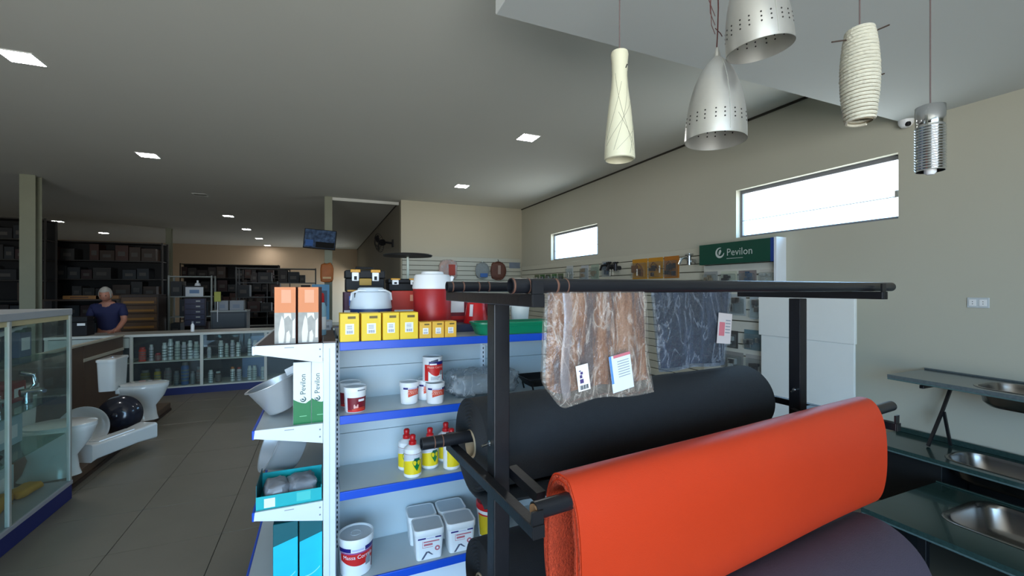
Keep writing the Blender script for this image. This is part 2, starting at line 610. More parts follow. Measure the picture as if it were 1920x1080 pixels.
tape_m = mat('worn_tape', '6B4A3C', .4, var=.35, scale=30)
pipe('long bare black pipe on the front ends of the rack top', -.095, 1.721, -.27, 1.655, .0185, tape=((-.093, -.088), (-.05, -.046), (.028, .034), (.06, .064)))
pipe('bare black pipe on the back ends of the rack top', -.067, 1.69, .29, 1.6545, .0185, tape=((-.05, -.045), (-.01, -.004), (.05, .056), (.09, .096)))
pipe('black pipe through the black matting roll', -.162, 1.72,   .28, 1.1125, .0215, tape=((-.12, -.116), (-.09, -.086)))
op = pipe('black pipe through the orange matting roll', -.035, 1.80, -.286, 1.1125, .0215)
op.rotation_euler = (0, R(-.6), RZ + .025)
q = G()
q.M = Matrix.Translation((-.038, -.286, 1.1125)) @ Matrix.Rotation(R(90), 4, 'Y')
q.lathe([(0, 0), (.0165, 0), (.0165, .004), (0, .004)], 16).build('wood_plug', mat('plug_wood', '8A6442', .7, var=.2, scale=40), op)
pipe('black pipe through the lowest charcoal roll at the back', -.12, 1.72, .28, .572, .0215)
pipe('black pipe through the purple grey roll low in front', -.05, 1.72, -.285, .572, .0215)


def round_roll(name, label, u0, u1, v, z, r, hole, m, flap=None):
    t = rk(name, label, 'floor matting')
    L = u1 - u0
    q = G()
    q.M = Matrix.Translation((u0, v, z)) @ Matrix.Rotation(R(90), 4, 'Y')
    k = 9
    rings = []
    for i in range(2 * k + 1):
        rr = hole + (r - hole) * i / (2 * k)
        rings.append((rr, .006 if i % 2 else 0.0))
    prof = [(hole, L)] + rings + [(r, L * .25), (r * 1.012, L * .5), (r, L * .75)] + [(a, L - b) for a, b in reversed(rings)]
    q.lathe(prof, 56).build('rolled_mat', m, t, smooth=True, ang=50)
    q = G()
    q.M = Matrix.Translation((u0 - .004, v, z)) @ Matrix.Rotation(R(90), 4, 'Y')
    q.lathe([(hole - .007, 0), (hole, 0), (hole, L + .008), (hole - .007, L + .008), (hole - .007, 0)], 28).build('cardboard_core', card_m, t, smooth=True)
    if flap:
        a0, a1, off, tail = flap
        pts = [(math.cos(a0 + (a1 - a0) * i / 14) * (r + off * (.25 + .75 * i / 14)), math.sin(a0 + (a1 - a0) * i / 14) * (r + off * (.25 + .75 * i / 14))) for i in range(15)]
        d = Vector((pts[-1][0] - pts[-2][0], pts[-1][1] - pts[-2][1])).normalized()
        pts += [(pts[-1][0] + d.x * tail * j / 3, pts[-1][1] + d.y * tail * j / 3 - .01 * j) for j in (1, 2, 3)]
        g = G()

        def fn(s, q2):
            i = s * (len(pts) - 1)
            k0 = min(int(i), len(pts) - 2)
            f = i - k0
            x = pts[k0][0] * (1 - f) + pts[k0 + 1][0] * f
            y = pts[k0][1] * (1 - f) + pts[k0 + 1][1] * f
            e = .012 * noise.noise(Vector((s * 6, q2 * 9, 1)))
            return (u0 + .004 + q2 * (L - .008), v + x + e * s, z + y + e * s)
        g.grid(fn, 34, 20)
        o = g.build('loose_end', m, t, smooth=True)
        sm = o.modifiers.new('thick', 'SOLIDIFY')
        sm.thickness = .008
    return t


card_m = mat('cardboard', 'B9A487', .8, var=.08)
black_mat = mat('black_matting', '2C2E31', .72, var=.12, scale=30, bump=.25, bscale=260, spec=.35)
char_mat = mat('charcoal_matting', '232326', .75, var=.12, scale=30, bump=.2, bscale=240)
purp_mat = mat('purple_grey_matting', '463C48', .7, var=.1, scale=20, bump=.2, bscale=240)
round_roll('mat_roll', 'large black matting roll behind the rack posts', .02, 1.546, .28, 1.084, .162, .05, black_mat, flap=(R(25), R(-112), .022, .05))
round_roll('mat_roll', 'charcoal matting roll lowest at the back of the rack', .06, 1.475, .28, .555, .158, .044, char_mat)
round_roll('mat_roll', 'purple grey matting roll low in front under the orange one', .03, 1.535, -.285, .532, .195, .05, purp_mat)

# the limp orange roll hanging over its pipe
orange_m = mat('orange_vinyl', 'CC3A18', .40, var=.05, scale=4, bump=.12, bscale=420, spec=.45)
orange_f = mat('orange_fibre', 'C2401E', .9, var=.3, scale=70, bump=.8, bscale=160)
t = rk('mat_roll', 'limp bright orange matting roll hanging on the front pipe', 'floor matting')
ou0, ou1, TH = .068, 1.625, .0105
t.rotation_euler = (0, R(-.6), RZ + .025)
NT, PER = 1.93, 64
ov, oz = -.258, .944


def ospi(th, inset, uu):
    """point of the wound sheet after th turns"""
    a = .0905 - .0135 * th - inset
    b = .228 - .0135 * th - inset
    k = th * 2 * PI - R(40)
    c, s2 = math.cos(k), math.sin(k)
    e = 2 / 2.5
    x = math.copysign(abs(c) ** e, c) * a
    y = math.copysign(abs(s2) ** e, s2) * b
    y0 = .012 * math.sin(uu * 2.1) * (1 if s2 < 0 else .1)
    x += .004 * math.sin(uu * 5 + 1) * (1 if c < 0 else .5) - .018 * max(0, -s2) * (1 - uu * .5)
    return x, y + y0 * max(0, -s2)


def osheet(th0, th1, ins, ins2, jit, nm, m, us):
    g = G()
    n = int((th1 - th0) * PER)
    nu = len(us) - 1
    for layer, inset in ((0, ins), (1, ins2)):
        vs = []
        for i in range(n + 1):
            th = th0 + (th1 - th0) * i / n
            for j, uu in enumerate(us):
                x, y = ospi(th, inset, uu)
                q3 = jit * noise.noise(Vector((th * 25, uu * 60, layer))) if layer else 0
                eu = .004 * noise.noise(Vector((th * 14, 3, 1))) if j in (0, nu) else 0
                vs.append((uu + eu, ov + x + q3, oz + y + q3))
        base = layer * (n + 1) * (nu + 1)
        g.v += vs
        for i in range(n):
            for j in range(nu):
                a = base + i * (nu + 1) + j
                g.f.append((a, a + 1, a + nu + 2, a + nu + 1))
    o2 = (n + 1) * (nu + 1)
    for i in range(n):
        for j in (0, nu):
            a = i * (nu + 1) + j
            g.f.append((a, a + nu + 1, a + nu + 1 + o2, a + o2))
    for i in (0, n):
        for j in range(nu):
            a = i * (nu + 1) + j
            g.f.append((a, a + 1, a + 1 + o2, a + o2))
    return g.build(nm, m, t, smooth=True, ang=55)


us_o = [ou0 + (ou1 - ou0) * j / 26 for j in range(27)]
osheet(0, NT, 0, .0045, 0, 'vinyl_face', orange_m, us_o)
us_i = [ou0 - .002 + (ou1 - ou0 + .004) * (j / 90) for j in range(91)]
osheet(0, NT, .005, .0125, .0045, 'fibre_backing', orange_f, us_i)

# ------------------------------------------------------------------ bags hanging from the top pipes


def streaked(name, a, b2, c):
    """fibrous mat with folds hanging down: colour in upright streaks"""
    m = mat(name, a, .9, var=.3, scale=30, bump=.8, bscale=130)
    nt = m.node_tree
    b = nt.nodes['Principled BSDF']
    tcn = nt.nodes.new('ShaderNodeTexCoord')
    mp = nt.nodes.new('ShaderNodeMapping')
    mp.inputs['Scale'].default_value = (19, 19, 3.2)
    n = nt.nodes.new('ShaderNodeTexNoise')
    n.inputs['Scale'].default_value = 1
    n.inputs['Detail'].default_value = 5
    n.inputs['Roughness'].default_value = .65
    cr = nt.nodes.new('ShaderNodeValToRGB')
    el = cr.color_ramp.elements
    el[0].position, el[0].color = .40, lin(c)
    el[1].position, el[1].color = .60, lin(b2)
    e = el.new(.5)
    e.color = lin(a)
    nt.links.new(tcn.outputs['Object'], mp.inputs['Vector'])
    nt.links.new(mp.outputs[0], n.inputs['Vector'])
    nt.links.new(n.outputs['Fac'], cr.inputs['Fac'])
    nt.links.new(cr.outputs['Color'], b.inputs['Base Color'])
    return m


film_brown = film('bag_film', 'F4EEE8', .13, .14, 'E8DCD0', bump=.6, gloss=.9)
film_grey = film('bag_film_grey', 'DDE4EE', .12, .16, 'B8C4D4', bump=.5, gloss=1.0)


def hanging_bag(name, label, u0, u1, v, z0, z1, taper, inner_m, filmm, seed, fold):
    t = rk(name, label, 'bag')
    d = .022

    def warp(a, b):
        u = u0 + (u1 - u0) * a + taper * b * (a - .5)
        z = z1 - (z1 - z0) * b + .012 * noise.noise(Vector((a * 3 + seed, b * 2, 5))) * max(0, (b - .6) / .4)
        if taper > 0:
            u += .02 * a * max(0, (b - .55) / .45) ** 2 + .03 * max(0, 1 - a / .25) * max(0, (b - .75) / .25) ** 2
            z += .03 * max(0, 1 - a / .16) ** 2 * max(0, (b - .6) / .4)
        return u, z

    def belly(a, b):
        return max(.05, 1 - abs(2 * a - 1) ** 4) ** .5 * (.6 + .4 * math.sin(PI * min(1, b)) if b < .97 else .12)

    def side(sgn, amp, dd):
        def fn(a, b):
            # a across, b from top to bottom
            u, z = warp(a, b)
            bul = dd * belly(a, b)
            wr = amp * .6 * noise.noise(Vector((a * 9 + seed, b * 2.5, sgn))) + amp * .4 * noise.noise(Vector((a * 22 + seed, b * 8, sgn)))
            return (u, v + sgn * bul + wr * (1 if 0 < a < 1 else 0), z)
        return fn
    g = G()
    g.grid(side(-1, .007, d), 44, 40)
    g.grid(side(1, .006, d), 24, 24)
    g.build('plastic_bag', filmm, t, smooth=True, ang=80)
    # folded goods inside: vertical folds
    g = G()

    def inn(sgn):
        def fn(a, b):
            a2, b2 = .035 + .93 * a, .005 + (.87 if taper > 0 else .95) * b
            u, z = warp(a2, b2)
            f = .0035 * math.sin(a * fold * PI + .6 * math.sin(b * 3)) + .0025 * noise.noise(Vector((a * 14, b * 10, seed)))
            e = belly(a2, b2)
            return (u, v + sgn * .0045 * e + f * e, z)
        return fn
    g.grid(inn(-1), 60, 40)
    g.grid(inn(1), 30, 16)
    g.build('folded_mat', inner_m, t, smooth=True, ang=80)
    if taper > 0:
        # doubled fold of the film near the left edge
        g = G()

        def strip(a, b):
            u, z = warp(.13 + .075 * a + .012 * math.sin(b * 7), .01 + .93 * b)
            return (u, v - .021 * belly(.16, b) - .003 - .003 * math.sin(PI * a), z)
        g.grid(strip, 6, 30)
        g.build('film_fold', film('fold_film', 'F0ECEC', .26, .2, 'CFC6C6', gloss=.8), t, smooth=True)
    return t


coir = streaked('brown_coir', '80502F', 'A07A62', '4C3E48')
greymat = streaked('slate_rubber', '232B38', '3C4656', '161B26')
bag = hanging_bag('bagged_mat', 'clear plastic bag with a brown bristly mat hanging under the front pipe', .0, .335, -.27, 1.352, 1.64, .022, coir, film_brown, 3, 9)
bag['category'] = 'bag'


def slip(parent, name, m, u0, z0, w_, h_, v, tilt, prints):
    """paper slip in the bag: flat card facing the front with printed marks"""
    g = G()
    g.at((u0, v, z0), (0, tilt, 0)).box((0, -.0006, 0), (w_, .0006, h_))
    o = g.build(name, m, parent)
    for pm, rects, nm in prints:
        g = G().at((u0, v, z0), (0, tilt, 0))
        for x0, x1, y0, y1 in rects:
            g.box((x0 * w_, -.0012, y0 * h_), (x1 * w_, -.0005, y1 * h_))
        g.build(nm, pm, o)
    return o


bars = [(.14 + i * .075, .14 + i * .075 + (.05 if i % 3 else .03), .05, .22) for i in range(10)]
slip(bag, 'barcode_label', white_pr, .083, 1.388, .037, .066, -.299, R(-8), [(black_pr, bars, 'barcode'), (mat('violet_print', '4A3C6E', .5), [(.2, .5, .3, .46), (.22, .42, .5, .62), (.3, .5, .64, .74), (.2, .36, .76, .8)], 'printed_marks')])
slip(bag, 'paper_leaflet', mat('pale_blue_paper', 'D8E4F4', .5), .195, 1.372, .072, .098, -.297, R(-9), [(pink_pr, [(.2, 1, .92, 1)], 'pink_band'), (mat('sky_print', '5A8CD2', .5), [(0, .1, .25, 1)], 'blue_band'), (grey_pr, [(.35, .9, .8 - i * .07, .82 - i * .07) for i in range(7)], 'printed_lines')])
gbag = hanging_bag('bagged_mat', 'bluish plastic bag with a dark slate mat hanging under the back pipe', .905, 1.455, .29, 1.262, 1.638, -.1, greymat, film_grey, 8, 5)
slip(gbag, 'paper_label', mat('cream_paper', 'C9C0BE', .6), 1.30, 1.38, .1, .15, .255, R(6), [(pink_pr, [(.1, .5, .25, .7)], 'pink_print'), (grey_pr, [(.55, .9, .75 - i * .1, .79 - i * .1) for i in range(5)], 'printed_lines')])

# ------------------------------------------------------------------ pendant lamps under the soffit
cord_m = mat('lamp_cord', '6A5A58', .6)
brown_cord = mat('lamp_cord_brown', '5A2E2A', .6)


def cord(t, z0, m=cord_m, wob=.0):
    n = 8
    G().tube([(wob * math.sin(i * 1.3), wob * math.cos(i * 1.7) - wob, z0 + (SZ - z0) * i / n) for i in range(n + 1)], .0022, n=6).build('cord', m, t, smooth=True)
    G().lathe([(0, SZ), (.035, SZ), (.035, SZ - .012), (.012, SZ - .022), (0, SZ - .022)], 20).build('ceiling_rose', white_pl, t, smooth=True)


# white bottle-shaped lamp
t = thing('pendant_lamp', 'cream bottle shaped pendant lamp with scratched crossing lines', 'lamp', (.872, 1.15, 0))
cream = mat('cream_glass', 'D8D2B6', .4, var=.03)
prof = [(0, 2.405), (.026, 2.405), (.028, 2.395), (.0255, 2.37), (.024, 2.33), (.027, 2.29), (.036, 2.22), (.0435, 2.15), (.0475, 2.09), (.048, 2.062), (.044, 2.06)]
bottle_r = sorted((z, r) for r, z in prof[1:10])


def br(z):
    for (za, ra), (zb, rb) in zip(bottle_r, bottle_r[1:]):
        if za <= z <= zb:
            return ra + (rb - ra) * (z - za) / (zb - za + 1e-9)
    return bottle_r[0][1] if z < bottle_r[0][0] else bottle_r[-1][1]


G().lathe(prof + [(.043, 2.065), (.041, 2.12)], 36).build('shade', cream, t, smooth=True)
g = G()
for a0, za, da, zb in ((-2.6, 2.08, 1.7, 2.34), (-1.2, 2.08, -1.6, 2.33), (-2.3, 2.20, 1.6, 2.07), (-.6, 2.17, -1.8, 2.08), (-3.2, 2.1, 2.2, 2.24), (-1.5, 2.07, 1.2, 2.3), (-2.0, 2.3, -1.2, 2.12)):
    g.tube([((br(za + (zb - za) * k / 12) + .0003) * math.cos(a0 + da * k / 12), (br(za + (zb - za) * k / 12) + .0003) * math.sin(a0 + da * k / 12), za + (zb - za) * k / 12) for k in range(13)], .0006, n=4)
g.build('scratched_lines', mat('thin_grey_line', '8E8B78', .6), t, kind='stuff')
G().at((.008, -.0246, 2.352), (R(0), R(25), 0)).box((-.0015, -.001, -.007), (.0015, .001, .007)).build('dark_chip', black_pr, t)
cord(t, 2.40)


# perforated aluminium cones
def cone_lamp(x, y, zb, label, tilt, h=.285, r=.096, cz=None):
    t = thing('pendant_lamp', label, 'lamp', (x, y, 0))
    al = alu
    segs = 48
    prof = []
    for i in range(25):
        s = i / 24
        z = h * s
        rr = r * (1 - s ** 2.1) ** .62 if s < 1 else .0
        rr = max(rr, .009)
        prof.append((rr, z))
    g = G()
    g.M = Matrix.Translation((0, 0, zb)) @ Matrix.Rotation(tilt, 4, 'Y')
    g.lathe(prof + [(0, h)], segs)
    g.lathe([(p[0] - .0015, p[1]) for p in prof[:-3]], segs)
    g.build('shade', al, t, smooth=True, ang=60)

    def rr(z):
        s = z / h
        return r * (1 - s ** 2.1) ** .62
    dots = G()
    dots.M = Matrix.Translation((0, 0, zb)) @ Matrix.Rotation(tilt, 4, 'Y')
    for k in range(20):
        for j in range(3):
            z = .048 + j * .0135
            a = 2 * PI * (k // 2 * 2 + (.35 if k % 2 == 0 else 1.25)) / 20
            p = Vector((rr(z) * math.cos(a), rr(z) * math.sin(a), z))
            nrm = Vector((math.cos(a), math.sin(a), .1))
            dots.cyl(p - nrm * .003, p + nrm * .0008, .0026, n=8)
    dots.build('pierced_holes', mat('hole_dark', '2A2622', .8), t, kind='stuff')
    seam = G()
    seam.M = dots.M
    for a in (-1.95, .2):
        seam.tube([((rr(h * s) + .0006) * math.cos(a), (rr(h * s) + .0006) * math.sin(a), h * s) for s in [.03 + i / 14 * .9 for i in range(15)]], .0009, n=5)
    seam.build('seam', alu_frame, t, smooth=True)
    top = Matrix.Translation((0, 0, zb)) @ Matrix.Rotation(tilt, 4, 'Y') @ Vector((0, 0, h))
    g = G()
    g.M = Matrix.Translation((top.x, top.y, 0))
    g.lathe([(.012, top.z - .012), (.009, top.z + .012), (.004, top.z + .03), (0, top.z + .03)], 16)
    g.build('cap', alu, t, smooth=True)
    g = G()
    g.M = Matrix.Translation((top.x, top.y, 0))
    g.tube([(.004 * math.sin(i * 1.1), .003 * math.cos(i), top.z + .02 + (SZ - top.z - .02) * i / 8) for i in range(9)], .0022, n=6).build('cord', brown_cord, t, smooth=True)
    g = G()
    g.M = Matrix.Translation((top.x, top.y, 0))
    g.lathe([(0, SZ), (.035, SZ), (.035, SZ - .012), (.012, SZ - .022), (0, SZ - .022)], 20).build('ceiling_rose', white_pl, t, smooth=True)
    return t


ca = cone_lamp(1.205, 1.075, 2.142, 'pierced aluminium cone pendant lamp, the lower of the two', R(2))
g = G()
for k in range(3):
    g.tube([(.0, 0, 2.50 + .03 * k), (-.012 - .006 * k, .004, 2.53 + .04 * k), (-.02 - .004 * k, 0, 2.60 + .05 * k), (-.012, -.002, 2.68 + .03 * k), (-.001, 0, 2.72 + .03 * k)], .0012, n=5)
g.tube([(0, 0, 2.52), (.02, -.004, 2.505), (.032, 0, 2.50)], .0014, n=5)
g.build('loose_wire', brown_cord, ca, smooth=True, kind='stuff')
cone_lamp(1.262, .955, 2.40, 'pierced aluminium cone pendant lamp, the higher of the two', R(-7))

# rope-wound barrel lamp
t = thing('pendant_lamp', 'barrel pendant lamp wound with cream rope and pierced by sticks', 'lamp', (1.50, .803, 0))
rope = mat('cream_rope', 'D4CFBC', .85, var=.12, scale=40, bump=.4, bscale=120)
bz0, bh = 2.155, .28


def bar_r(s):
    return .031 + .0155 * math.sin(PI * min(1, s * .92 + .04)) ** .8


g = G()
turns, per = 26, 24
pts = []
for i in range(turns * per + 1):
    s = i / (turns * per)
    a = 2 * PI * i / per
    rr = bar_r(s) + .0012 * noise.noise(Vector((i * .17, 0, 0)))
    pts.append((rr * math.cos(a), rr * math.sin(a), bz0 + bh * s))
g.tube(pts, .0049, n=6)
g.build('wound_rope', rope, t, smooth=True)
G().lathe([(bar_r(i / 12) - .002, bz0 + bh * i / 12) for i in range(13)] + [(0, bz0 + bh)], 24).build('inner_shade', mat('rope_liner', '857A62', .8), t, smooth=True)
G().lathe([(0, bz0 + .1), (.016, bz0 + .1), (.022, bz0 + .06), (.012, bz0 + .02), (0, bz0 + .015)], 16).build('bulb', mat('brick_red_socket', 'A85A42', .5), t, smooth=True)
for p, q2, m in (((.022, -.010, bz0 + bh - .012), (.082, -.036, bz0 + bh + .016), wood_dk), ((-.026, .011, bz0 + bh - .028), (-.078, .034, bz0 + bh - .036), wood_dk), ((.04, -.018, bz0 + .135), (.068, -.03, bz0 + .148), wood_dk)):
    G().cyl(p, q2, .0022, n=6).build('stick', m, t)
cord(t, bz0 + bh - .01)

# ribbed chrome cylinder lamp
t = thing('pendant_lamp', 'small chrome cylinder pendant lamp with a ribbed lower part', 'lamp', (1.92, .812, 0))
cz0 = 2.052
pr = [(.034, cz0 + .225), (.040, cz0 + .222), (.040, cz0 + .16), (.0385, cz0 + .155)]
for i in range(16):
    z = cz0 + .15 - i * .0093
    pr += [(.041, z), (.041, z - .0025), (.0385, z - .0045), (.0385, z - .0072)]
pr += [(.040, cz0), (.0375, cz0), (.0375, cz0 + .2)]
G().lathe([(0, cz0 + .225)] + pr, 40).build('ribbed_shade', chrome, t, smooth=True, ang=75)
G().lathe([(0, cz0 - .012), (.01, cz0 - .012), (.016, cz0 - .004), (.016, cz0 + .03), (0, cz0 + .03)], 16).at((-.03, 0, 0)).build('glass_drop', white_pl, t, smooth=True)
cord(t, cz0 + .22)

# camera dome and socket plate on the right wall
t = thing('security_camera', 'small white dome camera in the corner under the soffit', 'camera', (4.36, 2.0, SZ))
G().lathe([(0, 0), (.05, 0), (.05, -.02), (.045, -.035), (.03, -.055), (0, -.062)], 24).build('housing', white_pl, t, smooth=True)
G().at((-.026, -.026, -.04), (0, R(0), 0)).lathe([(0, -.02), (.016, -.014), (.02, 0), (.016, .014), (0, .02)], 16).build('lens', black_pl, t, smooth=True)
t = thing('wall_socket', 'pale twin socket plate on the grey wall at the right edge', 'socket', (4.4, 1.585, 1.542))
G().box((-.008, -.06, -.038), (0, .06, .038)).build('plate', mat('socket_plastic', 'C9CFD2', .4), t, bevel=.003)
for yy in (-.028, .028):
    m_ = G().box((-.011, yy - .02, -.024), (-.008, yy + .02, .024)).build('socket_module', white_pl, t, bevel=.001)
    g = G()
    for zz in (-.008, .008):
        g.at((-.011, yy, zz), (0, R(-90), 0)).lathe([(0, .0004), (.003, .0004), (.003, 0)], 8)
    g.build('socket_holes', black_pr, m_, kind='stuff')
# ------------------------------------------------------------------ shop shelving
AX0, AX1, AXM = .072, 1.85, .935
AYF, AYB = 2.30, 2.64
AZ = [.20, .65, 1.022, 1.383]
gon = thing('shop_shelving', 'white shelving run with blue front strips behind the rolls of matting', 'shelving', (0, 0, 0))
for x0, x1 in ((AX0, AXM), (AXM, AX1)):
    zz = [.16, .47, .83, 1.2, 1.383]
    for z0, z1 in zip(zz, zz[1:]):
        G().box((x0 + .012, AYB, z0 + .001), (x1 - .012, AYB + .015, z1 - .001)).build('back_panel', panel_m, gon, bevel=.0015)
    for k, z in enumerate(AZ):
        s = G().box((x0 + .004, AYF, z - .018), (x1 - .004, AYB, z)).build('shelf', shelf_top_m, gon, bevel=.001)
        G().box((x0 + .002, AYF - .012, z - .04), (x1 - .002, AYF, z + .002)).build('front_strip', blue_m, s, bevel=.003, seg=2)
        sb = G()
        for xx in (x0 + .004, x1 - .007):
            sb.prism([(xx, z - .02), (xx + .003, z - .02), (xx + .003, z - .09), (xx, z - .09)], AYB - .1, AYB)
        sb.build('shelf_bracket', white_metal, s, kind='stuff')
    G().box((x0 + .01, AYF + .03, 0), (x1 - .01, AYF + .045, .16)).build('kick_plate', white_metal, gon)
for x in (AX0, AXM, AX1):
    u = G().box((x - .014, AYB - .012, 0), (x + .014, AYB + .02, 1.364)).build('slotted_upright', white_metal, gon, bevel=.002)
    sl = G()
    for k in range(44):
        z = .2 + k * .0272
        sl.box((x - .003, AYB - .0127, z), (x + .003, AYB - .0115, z + .014))
    sl.build('slots', mat('slot_shadow', '1C2430', .9), u, kind='stuff')

# shelving behind, back to back, carrying the coolers and tool boxes
back = thing('shop_shelving', 'second shelving run back to back with the first, tool boxes on top', 'shelving', (0, 0, 0))
G().box((AX0, AYB + .02, 0), (AX1, AYB + .035, 1.36)).build('back_panel', panel_m, back)
for z in (.2, .62, 1.0, 1.383):
    s = G().box((AX0, AYB + .037, z - .018), (AX1, 3.2, z)).build('shelf', shelf_top_m, back, bevel=.001)
    G().box((AX0, 3.2, z - .04), (AX1, 3.212, z + .002)).build('front_strip', blue_m, s)
for x in (AX0 + .014, AX1 - .014):
    G().box((x - .014, 3.17, 0), (x + .014, 3.198, 1.365)).build('upright', white_metal, back)

# shelving B: end post with shelves to the left
bg_ = thing('shop_shelving', 'white shelving seen end on with tapered brackets, cartons on top', 'shelving', (0, 0, 0))
BY0, BY1 = 2.28, 3.22
post = G().box((0, BY0, 0), (.056, BY0 + .035, 1.385)).build('end_post', white_metal, bg_, bevel=.003)
G().box((.0268, BY0 - .0012, .05), (.0292, BY0 + .001, 1.36)).build('post_groove', mat('groove_blue', 'A9BDD6', .5), post)
G().box((0, BY1 - .035, 0), (.056, BY1, 1.385)).build('end_post', white_metal, bg_, bevel=.003)
G().box((.02, BY0 + .035, .1), (.036, BY1 - .035, 1.38)).build('back_panel', panel_m, bg_)
G().box((0, BY0 + .002, 1.385), (.056, BY1, 1.393)).build('top_cap', mat('brown_cap', '5B4A44', .5), bg_)
BZ = [.2, .628, 1.0, 1.383]
for k, z in enumerate(BZ):
    dx = -.345 if k == 0 else -.285
    s = G().box((dx, BY0 + .006, z - .018), (-.001, BY1, z)).build('shelf', mat('shelf_brown_top', '54474A', .45) if k == 3 else shelf_top_m, bg_, bevel=.001)
    G().box((dx - .012, BY0 + .003, z - .04), (dx, BY1, z + .002)).build('front_strip', blue_m if k < 3 else white_metal, s, bevel=.003)
    br_ = G().prism([(dx, z + .003), (-.001, z + .003), (-.001, z - .092), (dx + .004, z - .036), (dx - .004, z - .036)], BY0, BY0 + .005).build('side_bracket', white_metal, s, bevel=.0012)
    G().box((dx + .12, BY0 - .0006, z - .012), (dx + .16, BY0 + .001, z - .009)).build('bracket_slot', grey_pr, br_)
    g = G()
    for zz in (-.025, -.06):
        g.cyl((-.014, BY0 - .001, z + zz), (-.014, BY0 + .001, z + zz), .004, n=8)
    g.build('rivets', grey_pr, br_, kind='stuff')
    G().box((dx, BY1 - .005, z - .04), (-.001, BY1, z + .003)).build('side_bracket', white_metal, s)
G().box((-.33, BY0 + .02, 0), (-.001, BY1 - .02, .158)).build('base', navy_m, bg_)

# ------------------------------------------------------------------ yellow cartons on the front edge of the top shelf
def yellow_carton(x0, x1, y, h, dp, m, label, group):
    w_ = x1 - x0
    t = thing('yellow_carton', label, 'carton', ((x0 + x1) / 2, y, AZ[3]), R(rnd.uniform(-1.5, 1.5)), group)
    w2 = w_ / 2 - .0015
    G().box((-w2, 0, 0), (w2, dp, h)).build('box_body', m, t, bevel=.0015)
    fl = G().box((-w2, .001, h), (w2, dp / 2 - .001, h + .0012)).box((-w2, dp / 2 + .001, h), (w2, dp - .001, h + .0012)).build('top_flaps', m, t)
    G().box((-.1 * w_, -.0007, h * .82), (.3 * w_, .0005, h * .91)).build('printed_mark', brown_pr, t)
    lab = G().box((-.22 * w_, -.0009, h * .27), (.22 * w_, .0005, h * .64)).build('white_label', white_pr, t)
    g = G()
    for k in range(9):
        xx = (-.16 + .036 * k) * w_
        g.box((xx, -.0014, h * .3), (xx + (.02 if k % 3 else .01) * w_, -.0006, h * .4))
    for k in range(3):
        g.box((-.14 * w_, -.0014, h * (.46 + .05 * k)), (.12 * w_, -.0006, h * (.475 + .05 * k)))
    g.build('barcode', mat('slate_print', '5A5E70', .5), lab, kind='stuff')


for i, (a, b) in enumerate(((.0746, .1664), (.174, .272), (.277, .362), (.363, .459))):
    yellow_carton(a, b, 2.303, .139, .125, yellow_c, ('larger yellow carton, %s from the left on the top shelf' % ORD[i]), 'large yellow cartons on the top shelf')
for i, (a, b) in enumerate(((.464, .530), (.532, .598), (.600, .667))):
    yellow_carton(a, b, 2.303, .086, .085, orange_yellow_c, ('small amber carton, %s of the three right of the large yellow ones' % ORD[i]), 'small amber cartons on the top shelf')

# coolers
t = thing('water_cooler', 'round blue cooler jug with a big pale lid behind the yellow cartons', 'cooler jug', (.247, 2.575, AZ[3]))
G().lathe([(0, 0), (.098, 0), (.104, .006), (.111, .152), (.109, .157), (0, .157)], 40).build('jug_body', mat('cooler_blue', '1E3A6A', .4), t, smooth=True)
lid = G().lathe([(.113, .153), (.1145, .158), (.112, .17), (.106, .232), (.1, .244), (.074, .248), (.07, .264), (.062, .27), (0, .271)], 40).build('lid', mat('cooler_lid', 'CBD8E4', .3), t, smooth=True)
G().tube([(-.108, -.02, .2), (-.103, -.03, .238), (-.07, -.06, .254), (.07, -.06, .254), (.103, -.03, .238), (.108, -.02, .2)], .006, n=8).build('carry_handle', mat('cooler_handle', 'DDE3E8', .35), t, smooth=True)
G().box((-.092, -.06, .215), (-.045, -.035, .240)).build('handle_recess', black_pl, lid)
G().box((.05, -.055, .222), (.082, -.035, .240)).build('handle_recess', black_pl, lid)
t = thing('water_cooler', 'tall red cooler jug with a white lid', 'cooler jug', (.592, 2.56, AZ[3]))
G().lathe([(0, 0), (.1, 0), (.106, .008), (.112, .262), (.11, .265), (0, .265)], 40).build('jug_body', mat('cooler_red', 'A81F22', .4, var=.04), t, smooth=True)
lid = G().lathe([(.113, .262), (.1155, .267), (.114, .28), (.104, .335), (.098, .345), (.066, .348), (.064, .36), (.058, .364), (0, .365)], 40).build('lid', white_pl, t, smooth=True)
G().at((.1, -.03, .31), (0, R(20), 0)).box((-.006, -.012, -.03), (.014, .012, .03)).build('spout_tab', white_pl, lid, bevel=.004)

# red cartons and tool boxes on the rear top shelf
def long_box(name, label, x0, x1, y0, y1, z0, z1, m, prints, rz=0., group=None, cat='box'):
    t = thing(name, label, cat, ((x0 + x1) / 2, y0, z0), rz, group)
    w2, d, h = (x1 - x0) / 2, y1 - y0, z1 - z0
    G().box((-w2, 0, 0), (w2, d, h)).build('box_body', m, t, bevel=.002)
    for nm, pm, a, b, c, e in prints:
        G().box((-w2 + a * 2 * w2, -.0008, c * h), (-w2 + b * 2 * w2, .0005, e * h)).build(nm, pm, t)
    return t


